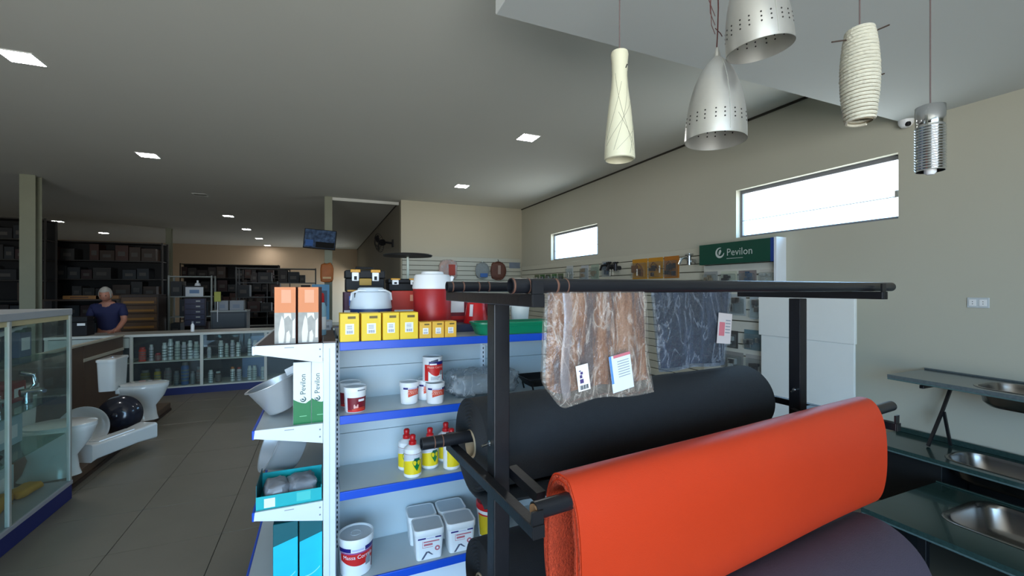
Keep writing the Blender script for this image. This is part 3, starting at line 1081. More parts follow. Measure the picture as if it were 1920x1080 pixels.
long_box('boxed_tool', 'purple and white printed box at the left end behind the yellow cartons', .115, .385, 2.80, 3.02, AZ[3], 1.625, mat('plum_carton', '4A1C3C', .5), [('white_band', white_pr, .0, 1, .15, .55), ('blue_badge', mat('badge_blue', '3C6ACB', .5), .1, .2, .66, .9), ('red_band', org_pr, .55, .95, .15, .42)])
long_box('boxed_tool', 'orange red printed box left of the tall red cooler', .395, .72, 2.82, 3.04, AZ[3], 1.632, mat('vermilion_carton', 'C8331E', .5), [('white_band', white_pr, .05, .95, .2, .52), ('pale_lettering', mat('salmon_print', 'F0A080', .5), .35, .9, .74, .9), ('red_wedge', red_pr, .1, .55, .28, .42)])
long_box('boxed_tool', 'dark red and white packaged tool right of the tall red cooler', .75, 1.12, 2.80, 2.98, AZ[3], 1.575, dark_red, [('white_band', white_pr, .02, .3, .55, .95), ('white_print', white_pr, .36, .41, .4, .95), ('white_print', white_pr, .46, .5, .5, .95), ('red_band', red_pr, .05, .9, .3, .42)])
long_box('boxed_tool', 'flat dark blue case under the rack arm on the top shelf', .72, .98, 2.56, 2.74, AZ[3], AZ[3] + .045, mat('blue_case', '2A3350', .5), [('pale_badge', white_pr, .8, .92, .3, .6)])


def toolbox(label, x, y, z, w_, h, n):
    t = thing('tool_box', label, 'tool box', (x, y, z))
    w2 = w_ / 2
    d = .16
    G().box((-w2, 0, 0), (w2, d, h * .62)).build('case', black_pl, t, bevel=.005, seg=2)
    G().box((-w2 - .004, -.004, h * .62 + .001), (w2 + .004, d + .004, h)).build('lid', black_pl, t, bevel=.006, seg=2)
    for s in (-1, 1):
        xx = s * w_ * (.26 if n == 2 else .3)
        l = G().box((xx - .02, -.013, h * .5), (xx + .02, -.004, h * .9)).build('latch', white_pl if n == 2 or s > 0 else white_pl, t, bevel=.003)
        G().box((xx - .028, -.016, h * .9), (xx + .028, -.004, h * 1.03)).build('latch_cover', yellow_tool, l, bevel=.002)
        G().box((xx - .008, -.0145, h * .55), (xx + .008, -.0125, h * .72)).build('latch_slot', black_pl, l)
    if n == 2:
        G().box((-w_ * .16, -.006, h * .3), (w_ * .16, -.001, h * .62)).build('label_plate', mat('ochre_plate', 'A98426', .5), t, bevel=.002)
        G().tube([(-.05, d / 2, h), (-.05, d / 2, h + .018), (.05, d / 2, h + .018), (.05, d / 2, h)], .007, n=8).build('handle', black_pl, t, smooth=True)
        G().box((-w_ * .46, -.006, .002), (-w_ * .22, .0, .012)).build('yellow_foot', yellow_tool, t)
    return t


yellow_tool = mat('tool_yellow', 'D89A20', .45)
toolbox('black tool box with two pale latches and an ochre plate, on the plum printed box', .238, 2.82, 1.6265, .225, .132, 2)
toolbox('smaller black tool box with amber latch covers next to the tall red cooler', .475, 2.83, 1.6335, .19, .075, 1)

t = thing('display_stand', 'white pole with a wide flat black top behind the coolers', 'stand', (.545, 3.105, AZ[3]))
G().lathe([(0, 0), (.05, 0), (.05, .006), (.012, .014), (0, .014)], 20).build('foot', white_pl, t, smooth=True)
G().cyl((0, 0, .01), (0, 0, .485), .0085, n=12).build('pole', mat('pale_green_pole', 'C7CEBE', .5), t, smooth=True)
G().lathe([(0, .483), (.165, .487), (.17, .497), (.16, .503), (0, .508)], 36).build('flat_top', mat('black_board', '191817', .5), t, smooth=True)

# red bucket, white pots, green tray
t = thing('bucket', 'red upturned bucket with a white tag on its side next to the rack post', 'bucket', (.895, 2.66, AZ[3]))
G().lathe([(.08, .004), (.084, 0), (.088, .0), (.088, .008), (.084, .01), (.056, .17), (.052, .175), (0, .176)], 36).build('bucket_body', red_pl, t, smooth=True)
G().at((-.05, -.058, .09), (R(-10), 0, R(-38))).box((-.011, -.001, 0), (.011, .0, .075)).build('tag', mat('tag_paper', 'D5CDD0', .6), t)
for i, x in enumerate((1.065, 1.205)):
    t = thing('pot', 'white pot %s, behind the green trough' % ('nearer the rack post' if i == 0 else 'partly behind the brown bag'), 'pot', (x, 2.66, AZ[3]), 0, 'white pots on the top shelf')
    G().lathe([(0, 0), (.045, 0), (.05, .004), (.064, .14), (.067, .142), (.067, .15), (.061, .15), (.046, .008), (0, .008)], 32).build('pot_body', mat('pot_white', 'D8DDDA', .4), t, smooth=True)
t = thing('planter_trough', 'long green plastic trough on the top shelf behind the rack post', 'trough', (1.05, 2.40, AZ[3]))


def rrect(w2, d2, r, z, n=6):
    pts = []
    for cx, cy, a in ((w2 - r, d2 - r, 0), (-w2 + r, d2 - r, PI / 2), (-w2 + r, -d2 + r, PI), (w2 - r, -d2 + r, 1.5 * PI)):
        pts += [(cx + r * math.cos(a + PI / 2 * k / n), cy + r * math.sin(a + PI / 2 * k / n), z) for k in range(n + 1)]
    return pts


def loft(g, loops, cap0=True, cap1=True):
    n = len(loops[0])
    vs = [p for l in loops for p in l]
    fs = []
    for j in range(len(loops) - 1):
        fs += [(j * n + i, j * n + (i + 1) % n, (j + 1) * n + (i + 1) % n, (j + 1) * n + i) for i in range(n)]
    if cap0:
        fs.append(tuple(reversed(range(n))))
    if cap1:
        fs.append(tuple(range((len(loops) - 1) * n, len(loops) * n)))
    return g.add(vs, fs)


g = loft(G(), [rrect(.235, .075, .05, 0), rrect(.25, .085, .06, .035), rrect(.26, .09, .06, .062), rrect(.268, .097, .066, .063), rrect(.268, .097, .066, .072), rrect(.258, .088, .06, .072), rrect(.235, .075, .05, .01)])
g.build('trough_body', green_pl, t, smooth=True, ang=50)
G().tube([(x, y, .05) for x, y, z in rrect(.259, .0895, .06, 0)], .0025, n=6, closed=True).build('rib', green_pl, t, smooth=True)

# ------------------------------------------------------------------ tubs and tins
def tub(label, x, y, z, r, h, style, rz=0., group=None):
    """round paint-filler tub: body, lid, printed label"""
    t = thing('paint_tub', label, 'tub', (x, y, z), rz, group)
    rb = r * .86

    def rf(zz):
        return rb + (r * .95 - rb) * zz / (h * .82) + .0005
    G().lathe([(0, .003), (rb - .004, 0), (rb, .003), (r * .95, h * .82), (0, h * .82)], 40).build('tub_body', white_pl, t, smooth=True)
    lid = G().lathe([(r * .95, h * .80), (r, h * .81), (r * 1.01, h * .985), (r * .985, h), (r * .9, h * .985), (r * .88, h * .965), (0, h * .965)], 40).build('lid', white_pl, t, smooth=True, ang=60)
    G().lathe([(0, h * .9655), (r * .875, h * .9655), (r * .875, h * .967), (0, h * .967)], 36).build('lid_top', grey_lid, lid, smooth=True)
    F = -PI / 2
    if style == 'maroon':
        G().wrap(rf, h * .04, h * .60, F - 1.0, F + 1.25, 22).build('maroon_print', dark_red, t, smooth=True)
        G().wrap(lambda q: rf(q) + .0003, h * .04, h * .12, F - 1.0, F + 1.25, 22).build('red_foot', red_pr, t, smooth=True)
        G().wrap(lambda q: rf(q) + .0005, h * .44, h * .53, F + .1, F + .75, 8).build('white_band', white_pr, t, smooth=True)
        G().wrap(lambda q: rf(q) + .0005, h * .18, h * .3, F - .35, F + .1, 8, hi=lambda s: .006 * math.sin(s * 9)).build('pale_print', mat('blush_print', 'E6B0A8', .5), t, smooth=True)
        for k in range(2):
            G().wrap(lambda q: rf(q) + .0006, h * (.12 + .05 * k), h * (.15 + .05 * k), F - .5 + .3 * k, F + .9, 8).build('print_line', org_pr, t, smooth=True)
        G().wrap(lambda q: r * 1.01 + .0004, h * .86, h * .91, F + .0, F + .8, 8).build('grey_lettering', grey_pr, lid, smooth=True)
    elif style == 'acrylic':
        G().wrap(rf, h * .34, h * .70, F - .55, F + 1.5, 24, lo=lambda s: .012 * h * 8 * math.sin(s * PI) * .9).build('red_print', org_pr, t, smooth=True)
        for a0, a1 in ((-1.1, -.55), (.6, 1.3)):
            G().wrap(lambda q: rf(q) + .0003, h * .70, h * .785, F + a0, F + a1, 8).build('navy_band', blue_pr, t, smooth=True)
        G().wrap(lambda q: rf(q) + .0003, h * .71, h * .76, F - .5, F + .5, 8).build('lilac_band', mat('lilac_print', 'C9C6E2', .5), t, smooth=True)
        text('lettering', 'MASSA', r * .34, mat('peach_print', 'F6C6B4', .5), t, None, (lambda q: rf(q) + .0006, h * .615))
        text('lettering', 'ACRÍLICA', r * .30, mat('peach_print', 'F6C6B4', .5), t, None, (lambda q: rf(q) + .0006, h * .52))
    elif style == 'big':
        G().wrap(rf, h * .30, h * .62, F - 1.2, F + 1.25, 26, lo=lambda s: h * .14 * (1 - math.sin(s * PI))).build('red_print', red_pr, t, smooth=True)
        for a0, a1 in ((-1.35, -.45), (.4, 1.35)):
            G().wrap(lambda q: rf(q) + .0003, h * .67, h * .775, F + a0, F + a1, 8).build('navy_band', blue_pr, t, smooth=True)
        G().wrap(lambda q: rf(q) + .0003, h * .62, h * .66, F - 1.2, F + 1.25, 16).build('mauve_band', mat('mauve_print', 'A0528E', .5), t, smooth=True)
        G().wrap(lambda q: rf(q) + .0003, h * .69, h * .745, F - .38, F + .34, 8).build('grey_lettering', mat('lilac_print', 'C9C6E2', .5), t, smooth=True)
        G().wrap(rf, .004, h * .62, F + 1.0, F + 1.4, 6, lo=lambda s: h * .1 * (1 - s)).build('red_swoosh', dark_red, t, smooth=True)
        G().wrap(lambda q: rf(q) + .0004, h * .26, h * .42, F + .45, F + .85, 6, hi=lambda s: .02 * math.sin(s * PI)).build('grey_emblem', grey_pr, t, smooth=True)
        text('lettering', 'Massa Corrida', r * .31, white_pr, t, None, (lambda q: rf(q) + .0007, h * .535))
        G().lathe([(r * .26, h * .967), (r * .29, h * .976), (r * .32, h * .967)], 28).build('lid_ring', grey_lid, lid, smooth=True)
    return t


tub('white lidded tub with a maroon label, front left of the upper shelf', .150, 2.375, AZ[2], .056, .128, 'maroon', .15)
tub('maroon labelled tub half hidden behind its twin at the left upright', .132, 2.495, AZ[2], .056, .128, 'maroon', -.3)
tub('white tub with an orange red label standing alone left of the stack', .432, 2.42, AZ[2], .052, .118, 'acrylic', .25)
tub('white tub with an orange red label under the tin, front one', .563, 2.368, AZ[2], .052, .113, 'acrylic', .0)
tub('white tub with an orange red label under the tin, rear one', .535, 2.475, AZ[2], .052, .113, 'acrylic', .1)
tub('large white tub with a red label at the left of the bottom shelf', .155, 2.395, AZ[0], .088, .192, 'big', .1)
# tin on the two tubs
t = thing('filler_tin', 'red white and blue tin on top of two small tubs', 'tin', (.560, 2.415, AZ[2] + .1135), .1)
tr, thh = .0555, .135
G().lathe([(0, .002), (tr - .003, .002), (tr, 0), (tr, .004), (tr - .001, .005), (tr - .001, thh - .005), (tr, thh - .004), (tr, thh), (tr - .006, thh), (tr - .008, thh - .006), (0, thh - .006)], 44).build('tin_body', white_pl, t, smooth=True, ang=50)
G().lathe([(0, thh - .0055), (tr - .01, thh - .0055), (tr - .01, thh - .004), (0, thh - .004)], 32).build('tin_lid', grey_lid, t, smooth=True)
F_ = -PI / 2
rfn = lambda z: tr - .0004
G().wrap(rfn, .006, thh * .70, F_ - 1.2, F_ + 1.4, 28).build('red_print', red_pr, t, smooth=True)
G().wrap(lambda z: tr, .006, thh * .44, F_ - .75, F_ + .85, 24, hi=lambda s: -thh * .2 * math.sin(s * PI) * (1 if s < .75 else .6)).build('white_wave', white_pr, t, smooth=True)
G().wrap(rfn, thh * .70, thh * .83, F_ - .7, F_ + 1.4, 20).build('navy_band', blue_pr, t, smooth=True)
G().wrap(lambda z: tr, thh * .69, thh * .75, F_ - .62, F_ + .1, 10).build('white_lettering_band', white_pr, t, smooth=True)
G().wrap(lambda z: tr, thh * .80, thh * .93, F_ - .5, F_ + .25, 10, hi=lambda s: -.01 * (1 - s)).build('dark_emblem', mat('steel_blue_print', '4C5068', .5), t, smooth=True)
G().wrap(lambda z: tr + .0003, thh * .28, thh * .42, F_ + .45, F_ + .8, 8, hi=lambda s: .006 * math.sin(PI * s)).build('grey_emblem', grey_pr, t, smooth=True)
for k in range(3):
    G().wrap(lambda z: tr + .0003, thh * (.09 + .05 * k), thh * (.115 + .05 * k), F_ - .5, F_ + .3 + .1 * k, 8).build('print_line', grey_pr, t, smooth=True)
text('lettering', 'Massa Corrida', .0165, mat('peach_print', 'F6C6B4', .5), t, None, (lambda z: tr + .0004, thh * .60))

# clear plastic parcel and black paint tray on the same shelf
t = thing('plastic_parcel', 'crumpled clear plastic parcel on the upper shelf behind the rack post', 'parcel', (.86, 2.45, AZ[2] + .004))
g = G()


def lump(rx, ry, rz_, nu, nv, amp, seed, zc):
    def fn(a, b):
        th, ph = a * 2 * PI, b * PI
        e = .55
        sp = lambda q: math.copysign(abs(q) ** e, q)
        x, y, z = sp(math.cos(th)) * sp(math.sin(ph)) * rx, sp(math.sin(th)) * sp(math.sin(ph)) * ry, -sp(math.cos(ph)) * rz_
        k = 1 + amp * noise.noise(Vector((x * 22 + seed, y * 22, z * 22))) + amp * .5 * noise.noise(Vector((x * 60, y * 60 + seed, z * 60)))
        return (x * k, y * k, max(-rz_ * .97, z * k) + zc)
    return fn


g.grid(lump(.21, .1, .075, 60, 26, .16, 2, .075), 60, 26)
g.build('plastic_wrap', film('parcel_film', 'E6ECF0', .34, .2, 'C4CCD2', bump=.5, gloss=1.0), t, smooth=True, ang=70)
G().grid(lump(.17, .07, .05, 30, 14, .12, 9, .058), 30, 14).build('wrapped_goods', mat('grey_goods', '9EA6AC', .7, var=.2, scale=20), t, smooth=True)
t = thing('paint_tray', 'black plastic paint tray on its stand beside the brown bag', 'paint tray', (1.245, 2.415, AZ[2]))
g = loft(G(), [rrect(.10, .06, .02, .035), rrect(.13, .09, .025, .075), rrect(.14, .1, .03, .08), rrect(.14, .1, .03, .088), rrect(.128, .088, .025, .086), rrect(.1, .06, .02, .045)])
g.build('tray_body', black_pl, t, smooth=True, ang=50)
for xx, yy in ((-.095, -.07), (.095, -.07), (-.095, .07), (.095, .07)):
    G().tube([(xx, yy, .075), (xx * 1.05, yy, .04), (xx * .95, yy, .003)], .0055, n=8).build('tray_foot', black_pl, t, smooth=True)

# glue bottles
def bottle(label, x, y, rz, front=True):
    t = thing('glue_bottle', label, 'bottle', (x, y, AZ[1]), rz, 'yellow labelled bottles with red caps')
    r, h = .0455, .15
    G().lathe([(0, .004), (r * .8, 0), (r, .008), (r, h - .012), (r * .96, h), (r * .6, h + .014), (r * .36, h + .018), (r * .36, h + .026), (0, h + .026)], 36).build('bottle_body', white_pl, t, smooth=True)
    G().lathe([(r * .44, h + .018), (r * .46, h + .02), (r * .44, h + .036), (r * .3, h + .04), (r * .34, h + .046), (r * .36, h + .064), (r * .24, h + .07), (0, h + .071)], 24).build('cap', red_pl, t, smooth=True, ang=50)
    F = -PI / 2
    rf = lambda z: r + .0004
    if front:
        G().wrap(rf, .022, .085, F - 1.5, F + 1.5, 30, hi=lambda s: .012 * math.sin(s * 2.6)).build('yellow_label', mat('label_yellow', 'F2D51C', .45), t, smooth=True)
        G().wrap(rf, .088, .125, F - 1.5, F + 1.5, 30, lo=lambda s: .012 * math.sin(s * 2.6)).build('grey_label', mat('label_grey', 'D4D4D8', .45), t, smooth=True)
        g = G()
        n = 24
        cx, cz = .32, .082
        ring = [(cx + .52 * math.cos(2 * PI * k / n) * (1 if math.sin(2 * PI * k / n) > 0 else 1 - .65 * abs(math.sin(2 * PI * k / n))), cz + (.024 if math.sin(2 * PI * k / n) > 0 else .042) * math.sin(2 * PI * k / n)) for k in range(n)]
        rr = r + .0009
        g.add([(rr * math.cos(F + cx), rr * math.sin(F + cx), cz)] + [(rr * math.cos(F + a), rr * math.sin(F + a), z) for a, z in ring], [(0, 1 + k, 1 + (k + 1) % n) for k in range(n)])
        em = g.build('green_emblem', mat('emblem_green', '0E7A3C', .4), t, smooth=True)
        G().wrap(lambda z: r + .0012, .092, .106, F + .0, F + .66, 10).build('dark_arc', mat('emblem_teal', '0B5A48', .4), em, smooth=True)
        G().wrap(rf, .126, .128, F - 1.5, F + 1.5, 20).build('red_ring', dark_red, t, smooth=True)
    else:
        G().wrap(rf, .022, .125, F - 1.0, F + 1.2, 24).build('yellow_label', mat('label_yellow', 'F2D51C', .45), t, smooth=True)
    return t


bottle('white and yellow glue bottle with a red cap, the foremost one', .438, 2.352, .0)
bottle('glue bottle with a red cap tucked behind the foremost one', .425, 2.46, -.5)
bottle('glue bottle with a red cap just right of the foremost one, under the pipe end', .548, 2.428, .1)
bottle('glue bottle turned to its plain yellow side beside the black roll', .655, 2.368, .2, False)
bottle('glue bottle at the back between two others, red cap above the pipe', .655, 2.49, -.3, False)

# square tubs on the bottom shelf
def square_tub(label, x, y, rz):
    t = thing('square_tub', label, 'tub', (x, y, AZ[0]), rz, 'square white tubs on the bottom shelf')
    w2, d2, h = .081, .0735, .162
    g = loft(G(), [rrect(w2 * .84, d2 * .84, .018, 0), rrect(w2 * .95, d2 * .95, .022, h * .8)])
    g.build('tub_body', white_pl, t, smooth=True, ang=50)
    lid = loft(G(), [rrect(w2 * .96, d2 * .96, .024, h * .78), rrect(w2, d2, .027, h * .8), rrect(w2 * 1.01, d2 * 1.01, .028, h * .985), rrect(w2 * .97, d2 * .97, .026, h), rrect(w2 * .9, d2 * .9, .024, h * .98)]).build('lid', white_pl, t, smooth=True, ang=60)
    loft(G(), [rrect(w2 * .885, d2 * .885, .022, h * .981), rrect(w2 * .885, d2 * .885, .022, h * .984)]).build('lid_top', grey_lid, lid)
    yf = lambda z: -(d2 * (.84 + .11 * z / (h * .8))) - .0012

    def quad(nm, m, pts, e=0):
        g = G()
        n = len(pts)
        g.add([(px, yf(pz) - e, pz) for px, pz in pts] + [(px, yf(pz) + .001, pz) for px, pz in pts], [tuple(range(n))] + [(i, (i + 1) % n, n + (i + 1) % n, n + i) for i in range(n)])
        return g.build(nm, m, t)
    for a, b in ((-.062, -.02), (.03, .062)):
        quad('navy_band', blue_pr, [(a, h * .70), (b, h * .70), (b, h * .745), (a, h * .745)])
    quad('grey_lettering', mat('lilac_print', 'C9C6E2', .5), [(-.016, h * .70), (.026, h * .70), (.026, h * .725), (-.016, h * .725)])
    quad('label_frame', pink_pr, [(-.038, h * .42), (-.036, h * .42), (-.036, h * .64), (-.038, h * .64)])
    quad('label_frame', pink_pr, [(-.038, h * .41), (.018, h * .41), (.018, h * .42), (-.038, h * .42)])
    quad('pink_lettering', pink_pr, [(-.032, h * .58), (.052, h * .58), (.052, h * .62), (-.032, h * .62)])
    quad('pink_lettering', pink_pr, [(-.03, h * .47), (.016, h * .47), (.016, h * .535), (-.03, h * .535)])
    quad('dark_chevron', mat('slate_print', '5A5E70', .5), [(-.044, .004), (-.018, h * .27), (-.002, h * .27), (.008, h * .2), (-.010, h * .235), (-.033, .004)])
    quad('dark_chevron', mat('slate_print', '5A5E70', .5), [(-.004, h * .27), (.02, h * .14), (.012, h * .14), (-.008, h * .23)])
    n = 14
    quad('pink_emblem', pink_pr, [(.042 + .014 * math.cos(2 * PI * k / n), h * .34 + .014 * math.sin(2 * PI * k / n)) for k in range(n)])
    quad('white_dot', white_pr, [(.042 + .006 * math.cos(2 * PI * k / n), h * .34 + .006 * math.sin(2 * PI * k / n)) for k in range(n)], .0006)
    return t


square_tub('square white tub, front left of the four', .525, 2.385, -.05)
square_tub('square white tub, front right of the four', .703, 2.385, -.03)
square_tub('square white tub, rear left of the four', .520, 2.5375, -.04)
square_tub('square white tub, rear right of the four', .695, 2.5375, -.03)


def bucket_y(label, x, y):
    t = thing('paint_bucket', label, 'bucket', (x, y, AZ[0]))
    r, h = .095, .2
    rf = lambda z: .08 + (.093 - .08) * z / .17 + .0005
    G().lathe([(0, .002), (.08, 0), (.093, .17), (0, .17)], 40).build('bucket_body', white_pl, t, smooth=True)
    G().lathe([(.094, .165), (r, .168), (r, .196), (r - .006, .2), (r - .012, .193), (0, .193)], 40).build('lid', red_pl, t, smooth=True, ang=60)
    F = -PI / 2
    G().wrap(rf, .015, .135, F - 1.4, F + 1.4, 30).build('yellow_print', mat('print_mustard', 'D9B81E', .5), t, smooth=True)
    G().wrap(lambda z: rf(z) + .0004, .03, .09, F + .5, F + 1.4, 14, hi=lambda s: .02 * s).build('orange_print', org_pr, t, smooth=True)
    G().wrap(lambda z: rf(z) + .0004, .06, .11, F - .25, F - .05, 6).build('dark_figure', dark_red, t, smooth=True)
    G().wrap(lambda z: rf(z) + .0005, .136, .145, F - 1.4, F + 1.4, 20).build('red_band', red_pr, t, smooth=True)
    return t


bucket_y('yellow and orange bucket with a red lid behind the rack post', .92, 2.43)

# ------------------------------------------------------------------ goods on shelving B
def carton_img(label, x, rz):
    t = thing('printed_carton', label, 'carton', (x, 2.335, BZ[3]), rz, 'tall orange cartons on the end shelving')
    w2, d, h = .0465, .09, .272
    G().box((-w2, 0, 0), (w2, d, h)).build('box_body', mat('maroon_carton', '5E2A1C', .5, var=.1), t, bevel=.0015)
    G().box((-w2 + .001, -.001, h * .55), (w2 - .001, .0005, h - .001)).build('orange_print', mat('carton_orange', 'E8894E', .5, var=.05), t)
    G().box((-w2 * .35, -.0016, h * .72), (w2 * .55, -.0005, h * .95)).build('pale_square', mat('carton_peach', 'F2A67C', .5), t)
    pic = G().box((-w2 + .001, -.001, .002), (w2 - .001, .0005, h * .55)).build('picture_print', mat('picture_grey', 'A8A49C', .5, var=.35, scale=28), t)
    # blurred pale shapes of the printed picture
    g = G()
    for pts in (((-.6, .02), (-.15, .02), (-.02, .2), (-.1, .42), (-.3, .5), (-.45, .4), (-.62, .2)), ((.08, .02), (.42, .02), (.5, .14), (.36, .24), (.12, .2)), ((-.1, .44), (.3, .5), (.6, .42), (.55, .54), (-.1, .54)), ((.66, .1), (.92, .1), (.92, .45), (.7, .4))):
        n = len(pts)
        g.add([(a * w2, -.0017, b * h) for a, b in pts] + [(a * w2, -.0008, b * h) for a, b in pts], [tuple(range(n))] + [(i, (i + 1) % n, n + (i + 1) % n, n + i) for i in range(n)])
    g.build('pale_shapes', mat('picture_cream', 'EDE6DA', .5), pic, kind='stuff')
    return t


carton_img('tall orange and white carton, left one of the pair', -.166, R(-7))
carton_img('tall orange and white carton, right one with its brown side showing', -.066, R(-9))
t = thing('spray_bottle', 'slim pale blue bottle with a red cap behind the orange cartons', 'bottle', (-.012, 2.62, BZ[3] + .01))
G().lathe([(0, 0), (.026, 0), (.028, .004), (.028, .15), (.02, .175), (.014, .18), (0, .18)], 24).build('bottle_body', mat('bottle_aqua', '9CC6D6', .35), t, smooth=True)
G().lathe([(.018, .178), (.018, .22), (.012, .23), (0, .23)], 20).build('cap', red_pl, t, smooth=True)
G().wrap(lambda z: .0284, .03, .1, -PI, 0, 14).build('white_label', white_pr, t, smooth=True)
for i, (x, y, s) in enumerate(((.01, 2.92, .06), (.022, 3.08, .055))):
    t = thing('small_box', 'small pale grey box on top of the end shelving, %s' % ('nearer one' if i == 0 else 'farther one'), 'box', (x, y, BZ[3] + .01), .2)
    G().box((-s / 2, -s / 2, 0), (s / 2, s / 2, s * .9)).build('box_body', mat('pale_box', 'BFC3C8', .5), t, bevel=.002)
    G().box((-s * .3, -s / 2 - .0008, s * .25), (s * .3, -s / 2 + .0005, s * .5)).build('printed_mark', grey_pr, t)


def swirl(g, cx, cy, r, M):
    """round swirl emblem: crescent ring and inner leaf"""
    g.M = M
    n = 16
    out = [(cx + r * math.cos(R(70 + 290 * k / n)), cy + r * math.sin(R(70 + 290 * k / n))) for k in range(n + 1)]
    inn = [(cx + r * .12 + r * .72 * math.cos(R(85 + 250 * k / n)), cy + r * .1 + r * .72 * math.sin(R(85 + 250 * k / n))) for k in range(n + 1)]
    vs = [(x, y, .0006) for x, y in out + inn]
    g.add(vs, [(k, k + 1, n + 2 + k, n + 1 + k) for k in range(n)])
    p2 = [(cx + r * a, cy + r * b, .0007) for a, b in ((-.2, -.5), (.15, -.2), (.35, .25), (.2, .6), (-.1, .45), (-.3, 0))]
    g.add(p2, [tuple(range(6))])
    return g


def green_carton(label, x, w2, cx):
    t = thing('tap_carton', label, 'carton', (x, 2.319, BZ[2]), 0, 'white and green tap cartons')
    d, h = .085, .295
    G().box((-w2, 0, 0), (w2, d, h)).build('box_body', mat('carton_white', 'F0F2F2', .45, var=.02), t, bevel=.0015)
    G().box((-w2 + .0005, -.0008, .0), (w2 - .0005, .0004, h * .33)).build('green_print', green_box, t)
    g = G()
    n = 10
    pts = [(-w2 + .0005 + (2 * w2 - .001) * k / n, h * .33 + (.022 * (1 - math.sin(PI / 2 * min(1, k / n * 1.4 + .0))) if k < 8 else .016 * (k - 7) / 3)) for k in range(n + 1)]
    vs = [(a, -.0008, b) for a, b in pts] + [(a, -.0008, h * .329) for a, b in pts]
    g.add(vs, [(k, k + 1, n + 2 + k, n + 1 + k) for k in range(n)])
    g.build('green_wave', green_box, t)
    G().box((-w2, -.0004, h), (w2, d, h + .001)).build('grey_top', mat('carton_top', '8E8F92', .6), t)
    G().box((-w2 * .3, -.0016, h * .12), (w2 * .5, -.0006, h * .13)).build('print_line', mat('mint_print', '8CD0A0', .5), t)
    M = Matrix.Translation((cx, -.001, h * .60)) @ Matrix.Rotation(R(90), 4, 'X') @ Matrix.Rotation(R(90), 4, 'Z')
    text('lettering', 'Pevilon', .034, mat('logo_slate', '2F5550', .5), t, M @ Matrix.Translation((.012, 0, 0)))
    swirl(G(), -.06, .0, .013, M).build('emblem', mat('logo_slate', '2F5550', .5), t)
    return t


green_carton('white and green tap carton, left one of the pair on the end shelf', -.092, .039, .004)
green_carton('white and green tap carton, right one half hidden by the white post', -.0175, .034, -.008)
# ------------------------------------------------------------------ stainless bowls and teal boxes on shelving B
def bowl_verts(g, r0, r1, h):
    return g.lathe([(0, .0), (r0 * .9, 0), (r0, .008), (r1, h), (r1 + .012, h + .001), (r1 + .012, h + .003), (r1 - .002, h + .002), (r0 - .002, .012), (0, .006)], 40)


t = thing('steel_bowl', 'stainless steel bowl tipped over to the left beside the tap cartons', 'bowl', (-.185, 2.53, BZ[2] + .030), 0, None, (0, R(-22), 0))
bowl_verts(G(), .072, .115, .15).build('bowl_body', mat('satin_steel', 'D0D2D4', .36, .6, var=.04), t, smooth=True, ang=60)
t2 = thing('folded_paper', 'white paper folder sticking out above the steel bowl', 'paper', (-.135, 2.56, BZ[2] + .23), 0, None, (R(10), R(-22), R(20)))
G().box((-.05, -.001, -.02), (.06, .001, .018)).build('sheet', white_pr, t2)
t = thing('steel_bowl', 'large stainless steel bowl lying on its side behind the teal tray', 'bowl', (-.12, 2.70, BZ[1] + .150), 0, None, (R(12), R(-68), 0))
bowl_verts(G(), .13, .15, .15).build('bowl_body', mat('satin_steel', 'D0D2D4', .36, .6, var=.04), t, smooth=True, ang=60)
t = thing('teal_tray', 'teal open carton tray with grey parcels inside on the end shelving', 'tray', (-.145, 2.30, BZ[1]))
G().box((-.138, .0, .002), (.138, .003, .062)).box((-.138, .0, 0), (.138, .22, .003)).box((-.138, .217, .003), (.138, .22, .09)).box((.135, .003, .003), (.138, .217, .075)).build('tray_walls', teal, t)
G().box((-.138, .003, .003), (-.135, .217, .115)).build('end_flap', teal_dk, t)
G().box((-.105, -.0008, .008), (-.06, .0005, .05)).build('white_label', white_pr, t)
G().box((.03, -.0008, .014), (.09, .0005, .056)).build('pale_label', mat('mint_label', '4CCBC4', .5), t)
for i, (x, y, s) in enumerate(((-.21, 2.40, .9), (-.1, 2.42, 1.1))):
    b_ = thing('wrapped_parcel', 'grey plastic wrapped parcel in the teal tray, %s one' % ('left' if i == 0 else 'right'), 'parcel', (x, y, BZ[1] + .006), R(12))
    G().grid(lump(.058 * s, .08, .04, 26, 14, .25, 4 + i, .042), 26, 14).build('plastic_wrap', mat('parcel_grey', '8E9096', .35, var=.4, scale=18), b_, smooth=True)
for i, (x0, x1) in enumerate(((-.215, -.110), (-.104, -.004))):
    t = thing('teal_carton', 'tall cyan and dark teal carton on the bottom shelf, %s one' % ('left' if i == 0 else 'right'), 'carton', ((x0 + x1) / 2, 2.312, BZ[0]))
    w2, h = (x1 - x0) / 2, .345
    G().box((-w2, 0, 0), (w2, .12, h)).build('box_body', teal_dk, t, bevel=.002)
    n = 8
    g = G()
    pts = [(-w2 + .001 + (2 * w2 - .002) * k / n, h * .70 + .03 * k / n) for k in range(n + 1)]
    g.add([(a, -.0009, b) for a, b in pts] + [(a, -.0009, .002) for a, b in pts], [(k, k + 1, n + 2 + k, n + 1 + k) for k in range(n)])
    g.build('cyan_print', cyan_c, t)
    g = G()
    pts = [(-w2 * .5 + w2 * 1.3 * k / n, h * .2 + .035 * (k / n) ** 2) for k in range(n + 1)]
    g.add([(a, -.0016, b + .006) for a, b in pts] + [(a, -.0016, b) for a, b in pts], [(k, k + 1, n + 2 + k, n + 1 + k) for k in range(n)])
    g.build('pale_swoosh', mat('pale_cyan', '8CE8F0', .4), t)
    G().box((-w2 - .0008, .004, h * .45), (-w2 + .0004, .05, h * .7)).build('black_mark', black_pr, t)

